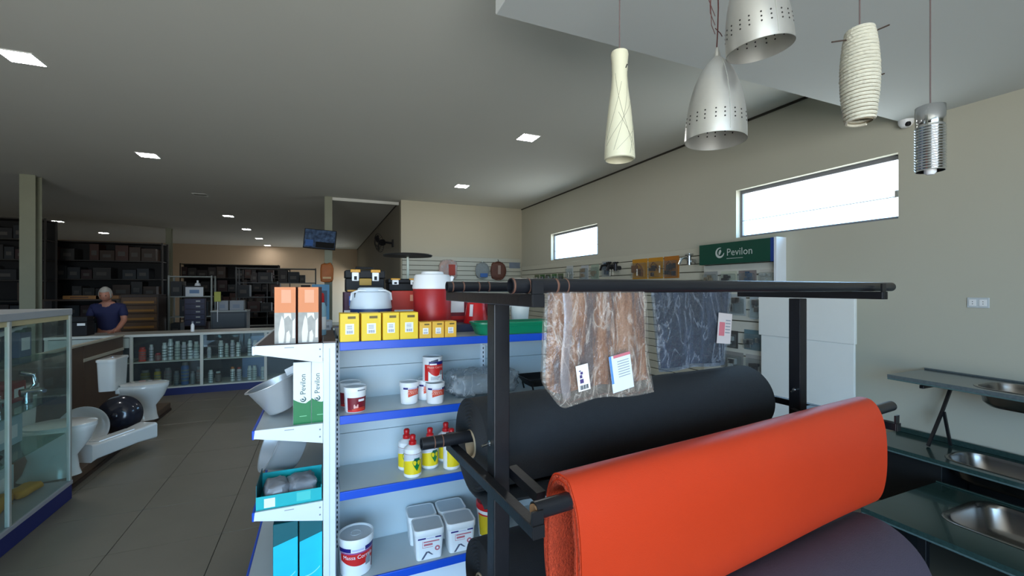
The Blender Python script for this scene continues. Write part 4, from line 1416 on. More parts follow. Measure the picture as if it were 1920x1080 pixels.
# ------------------------------------------------------------------ slat walls with hanging goods
slat_m = mat('slat_board', 'C6C3B2', .5, var=.03, scale=3)
slat_back = mat('slat_groove', '55503F', .8)
t = thing('slat_wall', 'cream slatted display wall across the back wall', 'slat wall', (0, 9.6, 0))
G().box((1.56, -.012, .3), (4.36, 0, 2.35)).build('backing', slat_back, t)
sb_ = G().box((1.56, -.03, 0), (4.355, -.012, .093)).build('slat', slat_m, t, bevel=.003)
sb_.location.z = 2.255
for k in range(1, 20):
    o = sb_.copy()
    C.objects.link(o)
    o.parent = t
    o.location.z = 2.255 - .104 * k
t = thing('slat_wall', 'cream slatted display wall along the right wall', 'slat wall', (4.4, 0, 0))
G().box((-.012, 4.05, .3), (0, 9.55, 2.16)).build('backing', slat_back, t)
sb_ = G().box((-.03, 4.05, 0), (-.012, 9.55, .093)).build('slat', slat_m, t, bevel=.003)
sb_.location.z = 2.065
for k in range(1, 17):
    o = sb_.copy()
    C.objects.link(o)
    o.parent = t
    o.location.z = 2.065 - .104 * k

# header panel with green sign
t = thing('tap_display', 'white slatted tap display with a dark green header sign', 'display', (4.4, 0, 0))
DY0, DY1 = 3.06, 4.03
G().box((-.15, DY0 - .03, .1), (0, DY0, 2.175)).build('side_panel', white_metal, t, bevel=.002)
G().box((-.05, DY0, .1), (0, DY1, 1.93)).build('backing', slat_back, t)
sb_ = G().box((-.075, DY0, 0), (-.05, DY1, .118)).build('slat', mat('display_slat', 'CFCEC4', .5), t, bevel=.003)
sb_.location.z = 1.805
for k in range(1, 14):
    o = sb_.copy()
    C.objects.link(o)
    o.parent = t
    o.location.z = 1.805 - .13 * k
hd = G().box((-.15, DY0, 1.93), (-.02, DY1, 2.172)).build('header_sign', green_dk, t, bevel=.002)
G().box((-.152, DY0, 1.925), (-.148, DY0 + .035, 2.172)).build('blue_edge', mat('sign_blue', '1C3F8A', .4), hd)
sign_w = mat('sign_white', 'C3CCC8', .5)
text('lettering', 'Pevilon', .115, sign_w, hd, face_mx(-.1505, 3.465, 2.055))
swirl(G(), 0, 0, .062, face_mx(-.1505, 3.725, 2.06)).build('emblem', sign_w, hd)
G().box((-.1515, 3.42, 1.985), (-.1500, 3.63, 1.990)).build('small_lettering', sign_w, hd)

t = thing('white_board', 'plain white panel standing against the right wall, lower half of two sheets', 'panel', (4.235, 0, 0))
G().box((0, 2.31, .02), (.025, 3.19, 1.158)).build('sheet', mat('board_white', 'F3F6F3', .5, var=.015), t, bevel=.003)
t = thing('white_board', 'plain white panel standing on the lower sheet behind the right rack post', 'panel', (4.235, 0, 1.159))
G().box((-.012, 2.30, 0), (.022, 3.21, .455)).build('sheet', mat('board_white', 'F3F6F3', .5, var=.015), t, bevel=.003)


# hanging goods on the display and slat wall
def hook(x, y, z, label, dx=-.12):
    t = thing('display_hook', label, 'hook', (x, y, z))
    G().tube([(0, 0, .02), (0, 0, 0), (dx, 0, 0), (dx - .012, 0, .02)], .006, n=8).build('prong', chrome, t, smooth=True)
    G().box((dx - .004, -.012, -.06), (dx, .012, .04)).build('price_tag', mat('tag_cream', 'E2DFD2', .5), t, bevel=.001)
    return t


def blister(name, label, cat, x, y, z, wy, hz, m, inner, seed, group=None, axis='x'):
    """pack hanging flat on the wall: card, clear shell with the ware inside"""
    t = thing(name, label, cat, (x, y, z), 0 if axis == 'x' else R(-90), group)
    G().box((-.006, -wy / 2, -hz / 2), (0, wy / 2, hz / 2)).build('backing_card', m, t, bevel=.0015)
    r2 = random.Random(seed)
    inner = (inner, inner, mat('ware_blue', '34506A', .4, var=.2), mat('ware_tan', '8A7A5E', .5, var=.2), mat('ware_pale', 'A8ACAA', .35, var=.15), mat('ware_green', '2F5A44', .45, var=.2))[r2.randrange(6)] if inner is dark_ware else inner
    g = G()
    for k in range(4):
        y0 = r2.uniform(-.32, .1) * wy
        z0 = r2.uniform(-.4, .1) * hz
        g.box((-.045, y0, z0), (-.007, y0 + wy * r2.uniform(.12, .35), z0 + hz * r2.uniform(.12, .36)))
    g.build('packed_ware', inner, t, bevel=.006, seg=2)
    G().box((-.055, -wy * .44, -hz * .44), (-.006, wy * .44, hz * .3)).build('clear_shell', film('blister_film', 'F0F4F4', .06, .08, gloss=.8), t, bevel=.012, seg=2)
    return t


def tap(label, x, y, z, m=None, s=1., group='taps on the slat wall'):
    t = thing('wall_tap', label, 'tap', (x, y, z), 0, group)
    m = m or chrome
    g = G()
    g.cyl((0, 0, 0), (-.06 * s, 0, 0), .022 * s, n=16).cyl((-.06 * s, 0, -.03 * s), (-.06 * s, 0, .045 * s), .02 * s, n=16)
    g.build('tap_body', m, t, smooth=True)
    G().tube([(-.06 * s, 0, .0), (-.10 * s, 0, .03 * s), (-.15 * s, 0, .02 * s), (-.17 * s, 0, -.03 * s)], .012 * s, n=10).build('spout', m, t, smooth=True)
    G().cyl((-.06 * s, -.04 * s, .055 * s), (-.06 * s, .04 * s, .055 * s), .01 * s, n=10).cyl((-.06 * s, 0, .04 * s), (-.06 * s, 0, .065 * s), .012 * s, n=10).build('lever', m, t, smooth=True)
    return t


SX = 4.37
dark_ware = mat('dark_ware', '2B2B30', .35, .3, var=.3, scale=20)
green_pack = mat('pack_green', '3F6A34', .5, var=.2, scale=10)
for i, y in enumerate((8.72, 8.45, 8.18, 7.92, 7.66)):
    blister('hanging_pack', 'green pack on the right slat wall, %s from the corner' % ORD[i], 'pack', SX, y, 1.84, .22, .2, green_pack if i % 2 else mat('pack_olive', '5C6A48', .5, var=.2), dark_ware, i, 'green packs on the slat wall')
for i, (y, z, m, lab) in enumerate(((7.3, 1.95, 'C6CACA', 'clear pack with grey ware below the small window'), (6.78, 1.93, 'B9BEC4', 'clear pack with dark ware right of the small window'), (6.45, 1.93, '9FAE9C', 'pale green pack with ware between two dark packs'), (6.12, 1.97, 'A9ACAA', 'pack of black ware left of the black tap'))):
    blister('hanging_pack', lab, 'pack', SX, y, z, .24, .26, mat('pack_card_%d' % i if 0 else 'pack_card_' + 'abcd'[i], m, .5, var=.1), dark_ware, 10 + i)
for y, z, lab, m in ((5.93, 1.98, 'black tap hanging on the slat wall left of the amber packs', black_pl), (5.75, 1.97, 'dark tap next to the black one on the slat wall', dark_ware), (4.22, 1.99, 'chrome tap left of the green header sign', chrome)):
    tap(lab, SX, y, z, m, 1.5)
amber = mat('pack_amber', 'C58A1C', .5, var=.12, scale=8)
amber2 = mat('pack_rust', 'B5701C', .5, var=.12, scale=8)
for i, (y, wy) in enumerate(((5.27, .34), (4.93, .3), (4.62, .28))):
    b_ = blister('hanging_pack', 'amber pack on the right slat wall, %s from the left' % ORD[i], 'pack', SX, y, 1.935, wy, .3, amber if i < 2 else amber2, dark_ware if i else mat('rust_ware', '7A4A1A', .5), 30 + i, 'amber packs on the slat wall')
    G().tube([(-.02, -wy * .25, -.04), (-.04, -wy * .2, .04), (-.045, 0, .085), (-.04, wy * .2, .04), (-.02, wy * .25, -.04)], .009, n=8).build('curved_rod', mat('rust_ware', '7A4A1A', .5), b_, smooth=True)
for i, (y, z) in enumerate(((7.15, 1.90), (5.85, 1.91), (5.78, 1.91), (5.19, 1.89), (4.72, 1.92))):
    hook(SX, y, z, 'chrome display hook on the slat wall, %s from the left' % ORD[i])
for i, (y, z, wy, hz, m, lab) in enumerate(((3.92, 1.77, .2, .16, '9A9C9A', 'grey pack under the left end of the green sign'), (3.66, 1.77, .22, .15, 'C2C6B4', 'pale pack with green print under the green sign'), (3.42, 1.77, .22, .15, '8A807E', 'brownish pack under the green sign'), (3.18, 1.77, .18, .15, 'C4C2BA', 'light pack under the right end of the green sign'),
                                            (3.56, 1.46, .24, .24, 'AEB6B8', 'pack with dark taps left of the white panel, upper row'), (3.29, 1.44, .2, .26, 'B6C4CC', 'pack with a shiny tap left of the white panel, upper row'),
                                            (3.66, 1.06, .24, .2, '4A4846', 'dark pack left of the white panel, middle row'), (3.34, 1.08, .24, .22, '5E7A84', 'blue green pack left of the white panel, middle row'),
                                            (3.62, .82, .3, .2, '8C8C8A', 'grey wrapped pack left of the white panel, lowest row left'), (3.33, .82, .22, .2, 'A4A4A2', 'pale wrapped pack left of the white panel, lowest row right'))):
    blister('hanging_pack', lab, 'pack', 4.325, y, z, wy, hz, mat('display_card_' + 'abcdefghij'[i], m, .5, var=.12), chrome if i in (4, 5, 7) else dark_ware, 50 + i, 'packs on the tap display')
# back wall goods
BYW = 9.568
t = thing('hanging_bag', 'clear bag with red and white goods on the back slat wall', 'bag', (2.57, BYW, 2.055))
G().grid(lump(.2, .05, .21, 30, 16, .15, 14, 0), 30, 16).at((0, 0, 0)).build('packed_goods', mat('bag_redwhite', 'C8A49A', .6, var=.5, scale=9), t, smooth=True)
G().grid(lump(.215, .06, .225, 30, 16, .1, 15, 0), 30, 16).build('plastic_bag', plastic_film, t, smooth=True)
G().box((.0, -.062, -.12), (.15, -.05, .12)).build('red_card', mat('bag_red', 'B0402E', .5, var=.2, scale=14), t, bevel=.004)
for nm, lab, x, mm, r in (('hanging_net', 'round grey net with a blue patch on the back slat wall', 3.375, mat('net_grey', '8D9290', .6, var=.3, scale=20), .165), ('hanging_net', 'round brown basket hanging on the back slat wall', 3.77, mat('net_brown', '6B4030', .6, var=.4, scale=14), .19)):
    t = thing(nm, lab, 'net', (x, BYW, 2.05))
    G().tube([(r * math.sin(k * PI / 12), -.03, r * 1.12 * math.cos(k * PI / 12)) for k in range(24)], .012, n=8, closed=True).build('rim', mm, t, smooth=True)
    G().grid(lump(r * .95, .045, r * 1.06, 28, 14, .1, 21, 0), 28, 14).build('net_body', mm, t, smooth=True)
    if 'blue' in lab:
        G().box((-.06, -.055, -.15), (.12, -.044, -.06)).build('blue_patch', mat('net_blue', '3A66A8', .5), t, bevel=.004)
    else:
        G().box((-.02, -.058, -.08), (.05, -.045, .13)).build('pale_tag', mat('net_tag', 'A88C7C', .5), t, bevel=.004)
    G().tube([(0, -.03, r * 1.12), (0, -.03, r * 1.12 + .04), (0, .0, r * 1.12 + .05)], .008, n=8).build('hanger', chrome if 'blue' in lab else dark_ware, t, smooth=True)
blister('hanging_pack', 'small blue and white pack near the corner of the back slat wall', 'pack', 4.2, BYW, 2.19, .28, .14, mat('pack_bluegrey', '7A8492', .5, var=.2), mat('pack_rednote', 'A0483C', .5), 80, None, 'y')

# ------------------------------------------------------------------ sink tops at the right wall
granite_e = mat('granite_edge_highlight', '566C6C', .2, var=.25, scale=60)  # lighter than the slabs: front edge highlight put into the colour
granite = mat('dark_green_granite', '2C423F', .16, var=.45, scale=60, coat=.3)
granite2 = mat('grey_granite', '5A6264', .2, var=.35, scale=60, coat=.3)


def sink_top(label, x0, x1, y0, y1, z, th, m, bowl, tilt=0., strip=.04):
    """worktop slab with a rectangular cut-out, pressed steel basin and a back strip"""
    t = thing('kitchen_sink', label, 'sink', ((x0 + x1) / 2, (y0 + y1) / 2, z), 0, None, (tilt, 0, 0))
    X, Y = (x1 - x0) / 2, (y1 - y0) / 2
    bx, by, bw, bd, bh = bowl
    outer = [(X, Y), (-X, Y), (-X, -Y), (X, -Y)]
    n = 6
    inner = [(bx + px, by + py) for px, py, _ in rrect(bw, bd, .11, 0, n)]
    m_ = len(inner)
    g = G()
    vs = []
    for zz in (0, -th):
        vs += [(a, b, zz) for a, b in inner] + [(a, b, zz) for a, b in outer]
    fs = []
    k = n + 1
    for lay in (0, 1):
        o = lay * (m_ + 4)
        for c in range(4):
            for i in range(n):
                fs.append((o + c * k + i, o + c * k + i + 1, o + m_ + c))
            fs.append((o + c * k + n, o + ((c + 1) * k) % m_, o + m_ + (c + 1) % 4, o + m_ + c))
    for i in range(4):
        fs.append((m_ + i, m_ + (i + 1) % 4, m_ + 4 + m_ + (i + 1) % 4, m_ + 4 + m_ + i))
    for i in range(m_):
        fs.append((i, (i + 1) % m_, m_ + 4 + (i + 1) % m_, m_ + 4 + i))
    g.add(vs, fs)
    g.build('slab', m, t)
    G().box((X - .02, -Y, .0005), (X, Y, strip)).build('back_strip', m, t, bevel=.002)
    G().box((-X - .001, -Y, -th - .012), (-X + .02, Y, -th - .0005)).build('front_edge', granite_e, t, bevel=.003)

    def ring(s, zz, r):
        return [(bx + px, by + py, zz) for px, py, _ in rrect(bw * s, bd * s, r, 0, n)]
    g = loft(G(), [ring(1.09, .001, .125), ring(1.08, .004, .125), ring(1.0, .003, .11), ring(.97, -.02, .11), ring(.92, -bh * .8, .11), ring(.82, -bh, .1)], False, True)
    b = g.build('basin', mat('basin_steel', '94908C', .26, 1., var=.06), t, smooth=True, ang=60)
    so = b.modifiers.new('thick', 'SOLIDIFY')
    so.thickness = .0015
    q = G().at((bx, by, -bh + .001)).lathe([(0, .002), (.02, .002), (.024, .006), (.036, .006), (.04, .001)], 24).build('drain', chrome, b, smooth=True)
    return t


sink_top('upper grey granite sink top on black brackets by the right wall', 3.86, 4.385, -.6, 1.885, .99, .024, granite2, (-.02, .56, .17, .25, .12), R(.8), .012)
sink_top('middle dark green granite sink top against the right wall', 3.88, 4.385, -.6, 2.07, .467, .026, granite, (-.01, .6, .17, .27, .13))
sink_top('lowest dark green granite sink top with a steel basin, standing out in front', 3.0, 3.87, -.5, 1.60, .32, .028, granite, (.10, .45, .255, .34, .16), 0, .01)
t = thing('bracket_stand', 'black steel bracket stand with splayed legs under the upper sink top', 'bracket', (0, 0, 0))
G().box((3.93, 1.70, .930), (4.39, 1.725, .953)).build('arm', black_steel, t, bevel=.002)
G().tube([(4.36, 1.712, .93), (4.28, 1.74, .72), (4.13, 1.76, .475)], .013, n=4).build('leg', black_steel, t)
G().tube([(4.28, 1.73, .72), (4.30, 1.70, .475)], .012, n=4).build('leg', black_steel, t)
G().box((3.93, .2, .930), (4.39, .225, .953)).build('arm', black_steel, t, bevel=.002)
G().tube([(4.36, .21, .93), (4.28, .23, .72), (4.13, .25, .475)], .013, n=4).build('leg', black_steel, t)
t = thing('sink_stand', 'dark box stand under the middle sink top', 'stand', (0, 0, 0))
G().box((3.98, 1.62, 0), (4.38, 2.02, .425)).build('cabinet_side', mat('stand_black', '121315', .6), t, bevel=.003)
G().box((4.34, -.5, 0), (4.38, 1.615, .425)).build('cabinet_back', mat('stand_black', '121315', .6), t)
t = thing('sink_stand', 'low dark trestle under the lowest sink top', 'stand', (0, 0, 0))
for y in (1.35, -.2):
    for x in (3.12, 3.845):
        G().box((x - .02, y - .02, 0), (x + .02, y + .02, .279)).build('leg', black_steel, t, bevel=.002)
G().box((3.1, -.3, .255), (3.14, 1.45, .279)).build('rail', black_steel, t)
G().box((3.832, -.3, .255), (3.86, 1.45, .279)).build('rail', black_steel, t)
G().box((3.02, 1.52, 0), (3.86, 1.56, .279)).build('side_panel', mat('stand_black', '121315', .6), t)
# ------------------------------------------------------------------ glass cabinet at the left
CX0, CX1, CY0, CY1 = -2.30, -1.81, 2.6, 4.52
cab = thing('glass_cabinet', 'tall glass display cabinet with a blue base at the left edge', 'cabinet', (0, 0, 0))
G().box((CX0, CY0, 0), (CX1, CY1, .115)).build('base', navy_m, cab, bevel=.003)
G().box((CX0 + .005, CY0 + .005, .115), (CX1 + .004, CY1 + .004, .145)).build('bottom_board', mat('cabinet_floor', '9C9CA0', .5, var=.05), cab, bevel=.002)
g = G().box((CX0, CY0, 1.44), (CX1 + .002, CY1 + .002, 1.49))
g.build('top_board', mat('cabinet_top', 'A8AAAC', .5, var=.05), cab, bevel=.003)
G().box((CX0 + .03, CY0 + .03, 1.405), (CX1 - .012, CY1 - .012, 1.4395)).build('light_strip', mat('cream_strip', 'C9B98C', .5, var=.1), cab)
for x in (CX0, CX1 - .024):
    for y in (CY0, 3.775, CY1 - .024):
        G().box((x, y, .146), (x + .024, y + .024, 1.439)).build('frame_post', alu_frame, cab, bevel=.002)
for x in (CX0 + .009, CX1 - .013):
    for y0, y1 in ((CY0 + .025, 3.774), (3.80, CY1 - .025)):
        G().box((x, y0, .146), (x + .005, y1, 1.405)).build('pane', glass_m, cab)
for y in (CY0 + .009, CY1 - .014):
    G().box((CX0 + .025, y, .146), (CX1 - .025, y + .005, 1.405)).build('pane', glass_m, cab)
shelf_glass = film('shelf_glass', 'CFE6DF', .06, .03, gloss=.8)
for z in (.52, .82, 1.14):
    G().box((CX0 + .03, CY0 + .03, z), (CX1 - .03, CY1 - .03, z + .008)).build('glass_shelf', shelf_glass, cab)


def case_item(name, label, cat, x, y, z, sx_, sy_, sz_, m, rz=0., kind='box'):
    t = thing(name, label, cat, (x, y, z + .001), rz)
    if kind == 'box':
        G().box((-sx_ / 2, -sy_ / 2, 0), (sx_ / 2, sy_ / 2, sz_)).build('box_body', m, t, bevel=.003)
        G().box((sx_ / 2 - .0005, -sy_ * .35, sz_ * .25), (sx_ / 2 + .001, sy_ * .35, sz_ * .7)).build('printed_band', white_pr if m != white_pl else grey_pr, t)
    elif kind == 'lump':
        G().grid(lump(sx_ / 2, sy_ / 2, sz_ / 2, 24, 12, .2, x * 9 + y, sz_ / 2), 24, 12).build('wrapped_body', m, t, smooth=True)
    return t


yellow_w = mat('work_yellow', 'C98F1E', .55, var=.2, scale=9)
case_item('rolled_cloth', 'yellow rolled sheeting at the bottom of the glass cabinet, longer piece', 'sheeting', -2.03, 4.02, .146, .16, .34, .09, yellow_w, .1, 'lump')
case_item('rolled_cloth', 'yellow bundle at the bottom of the glass cabinet toward its far end', 'sheeting', -2.0, 4.34, .146, .12, .22, .06, yellow_w, -.2, 'lump')
case_item('rolled_cloth', 'dark blue bundle at the cabinet bottom, nearest the aisle', 'sheeting', -1.93, 3.75, .146, .12, .2, .05, mat('bundle_navy', '2A2C4A', .7, var=.2), .3, 'lump')
t = thing('cable_coil', 'black cable coil on the lowest glass shelf', 'cable', (-2.0, 3.86, .5285))
G().tube([((.09 + .004 * (k // 18)) * math.cos(k * 2 * PI / 18), (.09 + .004 * (k // 18)) * math.sin(k * 2 * PI / 18), .008 + .006 * (k / 18)) for k in range(73)], .006, n=6).build('wound_cable', black_pl, t, smooth=True)
case_item('shade_box', 'pale blue box on the lowest glass shelf', 'box', -2.12, 4.18, .5285, .18, .4, .2, mat('ice_blue', 'B4CBD4', .4), 0)
case_item('shade_box', 'red printed box on the middle glass shelf, left one', 'box', -2.1, 4.06, .8285, .16, .18, .12, mat('box_red_dim', '9A3A30', .5))
case_item('shade_box', 'red printed box on the middle glass shelf, right one', 'box', -2.1, 4.32, .8285, .16, .16, .14, mat('box_red_dim', '9A3A30', .5))
case_item('shade_box', 'blue white box on the top glass shelf at the far end', 'box', -2.05, 4.33, 1.1485, .12, .14, .2, mat('box_blue_dim', '6A7890', .5))
case_item('shade_box', 'dark grey box on the top glass shelf', 'box', -2.1, 4.02, 1.1485, .16, .22, .17, mat('box_grey_dark', '3A4048', .5))
t = thing('white_fixture', 'white swan neck fixture lying on the top glass shelf', 'fixture', (-1.97, 4.12, 1.335))
G().tube([(0, -.16, .0), (.01, -.05, .015), (.0, .05, .03), (0, .14, .035)], [.018, .014, .012, .02], n=10).build('arm_body', white_pl, t, smooth=True)
G().box((-.03, .1, -.0), (.03, .17, .03)).build('mount', mat('fixture_green', '3F5A50', .5), t, bevel=.003)

for i, (x, y, z, s_, m, lab) in enumerate(((-1.98, 3.70, 1.1485, 1.5, chrome, 'chrome tap on the top glass shelf, nearest the aisle post'), (-2.12, 3.86, 1.1485, 1.5, black_pl, 'black tap on the top glass shelf of the cabinet'), (-1.95, 3.92, .8285, 1.5, chrome, 'chrome tap on the middle glass shelf of the cabinet'), (-2.15, 3.72, .8285, 1.7, black_pl, 'black tap on the middle glass shelf of the cabinet'), (-1.93, 4.22, .8285, 1.3, chrome, 'small chrome tap before the red boxes in the cabinet'))):
    q_ = tap(lab, x, y, z + .045 * s_, m, s_, 'taps in the glass cabinet')
    q_.rotation_euler = (0, R(90), R(200 + 50 * i))
    q_.location.z = z + .004
case_item('shade_box', 'dark box on the middle glass shelf by the cabinet post', 'box', -2.08, 3.90, .8285, .12, .14, .1, mat('box_black_dim', '22262A', .5))
case_item('shade_box', 'white wedge box on the lowest glass shelf behind the cable', 'box', -2.14, 3.84, .5285, .14, .2, .16, mat('box_white_dim', 'C4D0D4', .4))
case_item('shade_box', 'white flat box on the cabinet floor behind the yellow bundles', 'box', -2.17, 4.15, .146, .14, .56, .2, mat('box_white_dim', 'C4D0D4', .4))

# ------------------------------------------------------------------ sanitary ware on the low platform
t = thing('platform', 'low dark brown display platform under the sanitary ware', 'platform', (0, 0, 0))
G().box((-2.66, 4.58, 0), (-1.90, 7.28, .1)).build('deck', wood_br, t, bevel=.004)
G().box((-1.905, 4.6, .0), (-1.885, 7.26, .03)).build('skirting', wood_dk, t)
t = thing('partition', 'brown laminate partition behind the sanitary ware', 'partition', (0, 0, 0))
for k in range(3):
    G().box((-2.74, 4.7 + k * 1.16, 0), (-2.70, 4.7 + k * 1.16 + 1.152, .94)).build('panel', wood_br, t, bevel=.003)
G().box((-2.75, 4.7, .94), (-2.69, 8.176, .965)).build('cap_rail', mat('cap_cream', 'B4AE9C', .5), t, bevel=.002)
G().box((-2.698, 7.0, .74), (-2.69, 8.17, .78)).build('pale_strip', mat('cap_cream', 'B4AE9C', .5), t)


def toilet(label, y, xf):
    t = thing('toilet', label, 'toilet', (xf, y, .1))

    def oval(s, l, w_, z, xo, n=28):
        pts = []
        for k in range(n):
            a = 2 * PI * k / n
            c = math.cos(a)
            pts.append((xo - l / 2 + (l / 2) * s * c, w_ / 2 * s * math.sin(a) * (1 + .12 * -c), z))
        return pts
    # bowl on its pedestal
    g = loft(G(), [oval(1, .40, .22, 0, -.1), oval(.92, .38, .2, .05, -.1), oval(.85, .36, .19, .16, -.1), oval(1, .42, .3, .28, -.045), oval(1, .47, .36, .37, -.01), oval(1, .48, .37, .4, 0), oval(.97, .48, .37, .412, 0)])
    g.build('bowl', ceramic, t, smooth=True, ang=60)
    s_ = loft(G(), [oval(1.0, .46, .36, .4125, -.0), oval(1.0, .46, .36, .430, -.0), oval(.94, .46, .36, .434, -.0)])
    s_.build('seat', ceramic, t, smooth=True, ang=60)
    g = loft(G(), [[(x - .53, yy, z) for x, yy, z in rrect(.075, .17, .03, .39)], [(x - .53, yy, z) for x, yy, z in rrect(.085, .185, .03, .72)]])
    g.build('tank', ceramic, t, smooth=True, ang=50)
    l_ = loft(G(), [[(x - .53, yy, z) for x, yy, z in rrect(.092, .192, .03, .721)], [(x - .53, yy, z) for x, yy, z in rrect(.092, .192, .03, .745)], [(x - .53, yy, z) for x, yy, z in rrect(.08, .18, .025, .752)]]).build('tank_lid', ceramic, t, smooth=True, ang=50)
    G().lathe([(0, .001), (.018, .001), (.018, .006), (0, .007)], 20).build('flush_button', chrome, l_, smooth=True).location = (-.53, 0, .7515)
    G().box((-.47, -.12, .34), (-.42, .12, .40)).build('neck', ceramic, t, bevel=.01, seg=2)
    return t


toilet('white toilet at the far end of the platform by the counter', 6.46, -1.70)
toilet('white toilet right behind the glass cabinet', 4.80, -1.76)


def standing_basin(label, x, y, z, r, m, concave, tilt):
    t = thing('wash_basin', label, 'basin', (x, y, z), 0, None, (R(90) + tilt, 0, 0))
    if concave:
        prof = [(0, .02), (r * .5, .028), (r * .82, .07), (r * .96, .115), (r, .118), (r, .112), (r * .86, .06), (r * .5, .012), (0, .006)]
    else:
        prof = [(r * .97, 0), (r, .004), (r * .98, .02), (r * .86, .085), (r * .55, .13), (r * .3, .14), (0, .141)]
    G().lathe(prof, 44).build('basin_shell', m, t, smooth=True, ang=60)
    if not concave:
        G().lathe([(0, .1405), (.028, .1405), (.032, .15), (.02, .156), (0, .156)], 24).build('drain_boss', m, t, smooth=True)
    else:
        G().lathe([(.012, .0235), (.02, .0245), (.02, .03), (.012, .03)], 20).build('drain_ring', chrome, t, smooth=True)
    return t


standing_basin('round dark blue washbasin standing on edge on the platform', -1.985, 5.93, .302, .2, dark_cer, False, R(-8))
standing_basin('round white dish basin standing on edge before the dark one', -2.08, 5.50, .312, .2, ceramic, True, R(-8))
t = thing('basin_pedestal', 'white washbasin pedestal lying along the platform edge', 'pedestal', (-1.955, 5.06, .182), 0, None, (R(-90), 0, 0))
t.rotation_euler = (R(-90), 0, R(-25.8))
g = loft(G(), [rrect(.09, .08, .02, 0), rrect(.08, .07, .02, .06), rrect(.08, .068, .02, .48), rrect(.1, .078, .025, .63), rrect(.102, .08, .025, .66)])
g.build('pedestal_body', ceramic, t, smooth=True, ang=60)
G().box((-.05, -.078, .1), (.05, -.06, .46)).build('front_rib', ceramic, t, bevel=.006, seg=2)

# ------------------------------------------------------------------ glazed counter with cans
KY = 8.25
ctr = thing('glazed_counter', 'long glazed shop counter with white frames and a navy plinth', 'counter', (0, 0, 0))
cfm = mat('counter_frame', 'CFD0C6', .5, var=.05)
G().box((-3.6, KY - .02, .925), (.9, 8.85, .95)).build('worktop', mat('counter_top', '8E8C84', .4, var=.06), ctr, bevel=.002)
G().box((-3.6, KY - .022, .915), (.9, KY - .008, .952)).build('top_trim', cfm, ctr, bevel=.002)
G().box((-3.6, KY, .0), (.9, 8.83, .11)).build('plinth', navy_m, ctr)
G().box((-3.6, KY - .004, .11), (.9, 8.83, .13)).build('bottom_board', cfm, ctr)
G().box((-3.6, 8.81, .13), (.9, 8.83, .925)).build('back_panel', mat('counter_inside', '20242A', .7), ctr)
posts = [-3.58, -2.632, -1.756, -.874, 0.0, .88]
for x in posts:
    G().box((x - .02, KY - .004, .13), (x + .02, KY + .03, .925)).build('frame_post', cfm, ctr, bevel=.002)
for a, b in zip(posts, posts[1:]):
    G().box((a + .02, KY + .006, .515), (b - .02, 8.81, .53)).build('shelf', cfm, ctr)
    G().box((a + .021, KY + .001, .131), (b - .021, KY + .005, .924)).build('pane', glass_m, ctr)
G().box((-3.56, KY - .006, .755), (-2.655, KY + .0, .905)).build('drawer_front', mat('drawer_pale', 'B9C2BA', .5), ctr, bevel=.003)

can_m = [mat('can_grey', 'CDD0D0', .35, .3, var=.1, scale=30), mat('can_pale', 'DCDCDA', .35, .3, var=.1, scale=30), mat('can_sage', 'B2B8AE', .4, .2, var=.1, scale=30), mat('can_lilac', 'C2BCC4', .4, .2, var=.1, scale=30)]


def can(label, x, y, z, r, h, m, capm, grp):
    t = thing('spray_can', label, 'can', (x, y, z + .001), 0, grp)
    G().lathe([(0, 0), (r, 0), (r, h * .8), (r * .75, h * .86), (0, h * .86)], 18).build('can_body', m, t, smooth=True)
    G().lathe([(r * .72, h * .86), (r * .78, h * .865), (r * .74, h), (0, h)], 16).build('cap', capm, t, smooth=True)
    g = G()
    for k in range(4):
        g.lathe([(r + .0004, h * (.16 + .15 * k)), (r + .0008, h * (.17 + .15 * k)), (r + .0008, h * (.21 + .15 * k)), (r + .0004, h * (.22 + .15 * k))], 18)
    g.build('printed_rings', mat('can_ring', '6E7874', .5), t, smooth=True, kind='stuff')


grp = 'spray cans in the glazed counter'
cap_w = mat('cap_grey', 'C4C8C6', .4)
xs = [(-2.535, .045, .215, 'r'), (-2.40, .03, .25, 3), (-2.29, .045, .12, 'R'), (-2.18, .036, .265, 1), (-2.09, .036, .32, 0), (-1.975, .042, .285, 2), (-1.885, .03, .26, 3), (-1.80, .0, 0, 0)]
n_ = 0
for x, r, h, k in ((-2.535, .046, .215, 'r'), (-2.425, .028, .25, 3), (-2.34, .04, .115, 'R'), (-2.26, .034, .27, 1), (-2.185, .036, .325, 0), (-2.095, .038, .285, 2), (-2.012, .032, .27, 3), (-1.932, .036, .29, 1), (-1.85, .036, .27, 2), (-1.79, .014, .26, 1)):
    if k == 'r' or k == 'R':
        can('%s red can at the left of the upper counter shelf' % ('tall' if k == 'r' else 'short dark'), x, KY + .12, .53, r, h, mat('can_red', 'D8381C', .4) if k == 'r' else mat('can_dark_red', '8A2A24', .4), red_pl, grp)
    else:
        n_ += 1
        can('pale spray can, %s from left, upper counter shelf, bay with the red can' % ORD[n_ - 1], x, KY + .12, .53, r, h, can_m[k], cap_w, grp)
n_ = 0
for x, r, h, k in ((-1.68, .03, .17, 3), (-1.52, .036, .27, 0), (-1.44, .03, .22, 2), (-1.36, .034, .27, 3), (-1.28, .034, .23, 1), (-1.12, .03, .28, 0), (-1.04, .034, .25, 1), (-.96, .032, .2, 0)):
    n_ += 1
    can('pale spray can, %s from left, upper counter shelf, bay beside the orange cartons' % ORD[n_ - 1], x, KY + .12, .53, r, h, can_m[k], cap_w, grp)
lowm = [('olive', '6A6A30'), ('mustard', 'A8942C'), ('mauve grey', '6E6468'), ('slate', '4E5C66'), ('blue', '2C5C94'), ('grey', '7A8084'), ('brown', '6A5048'), ('dark green', '2C4A3C')]
n_ = 0
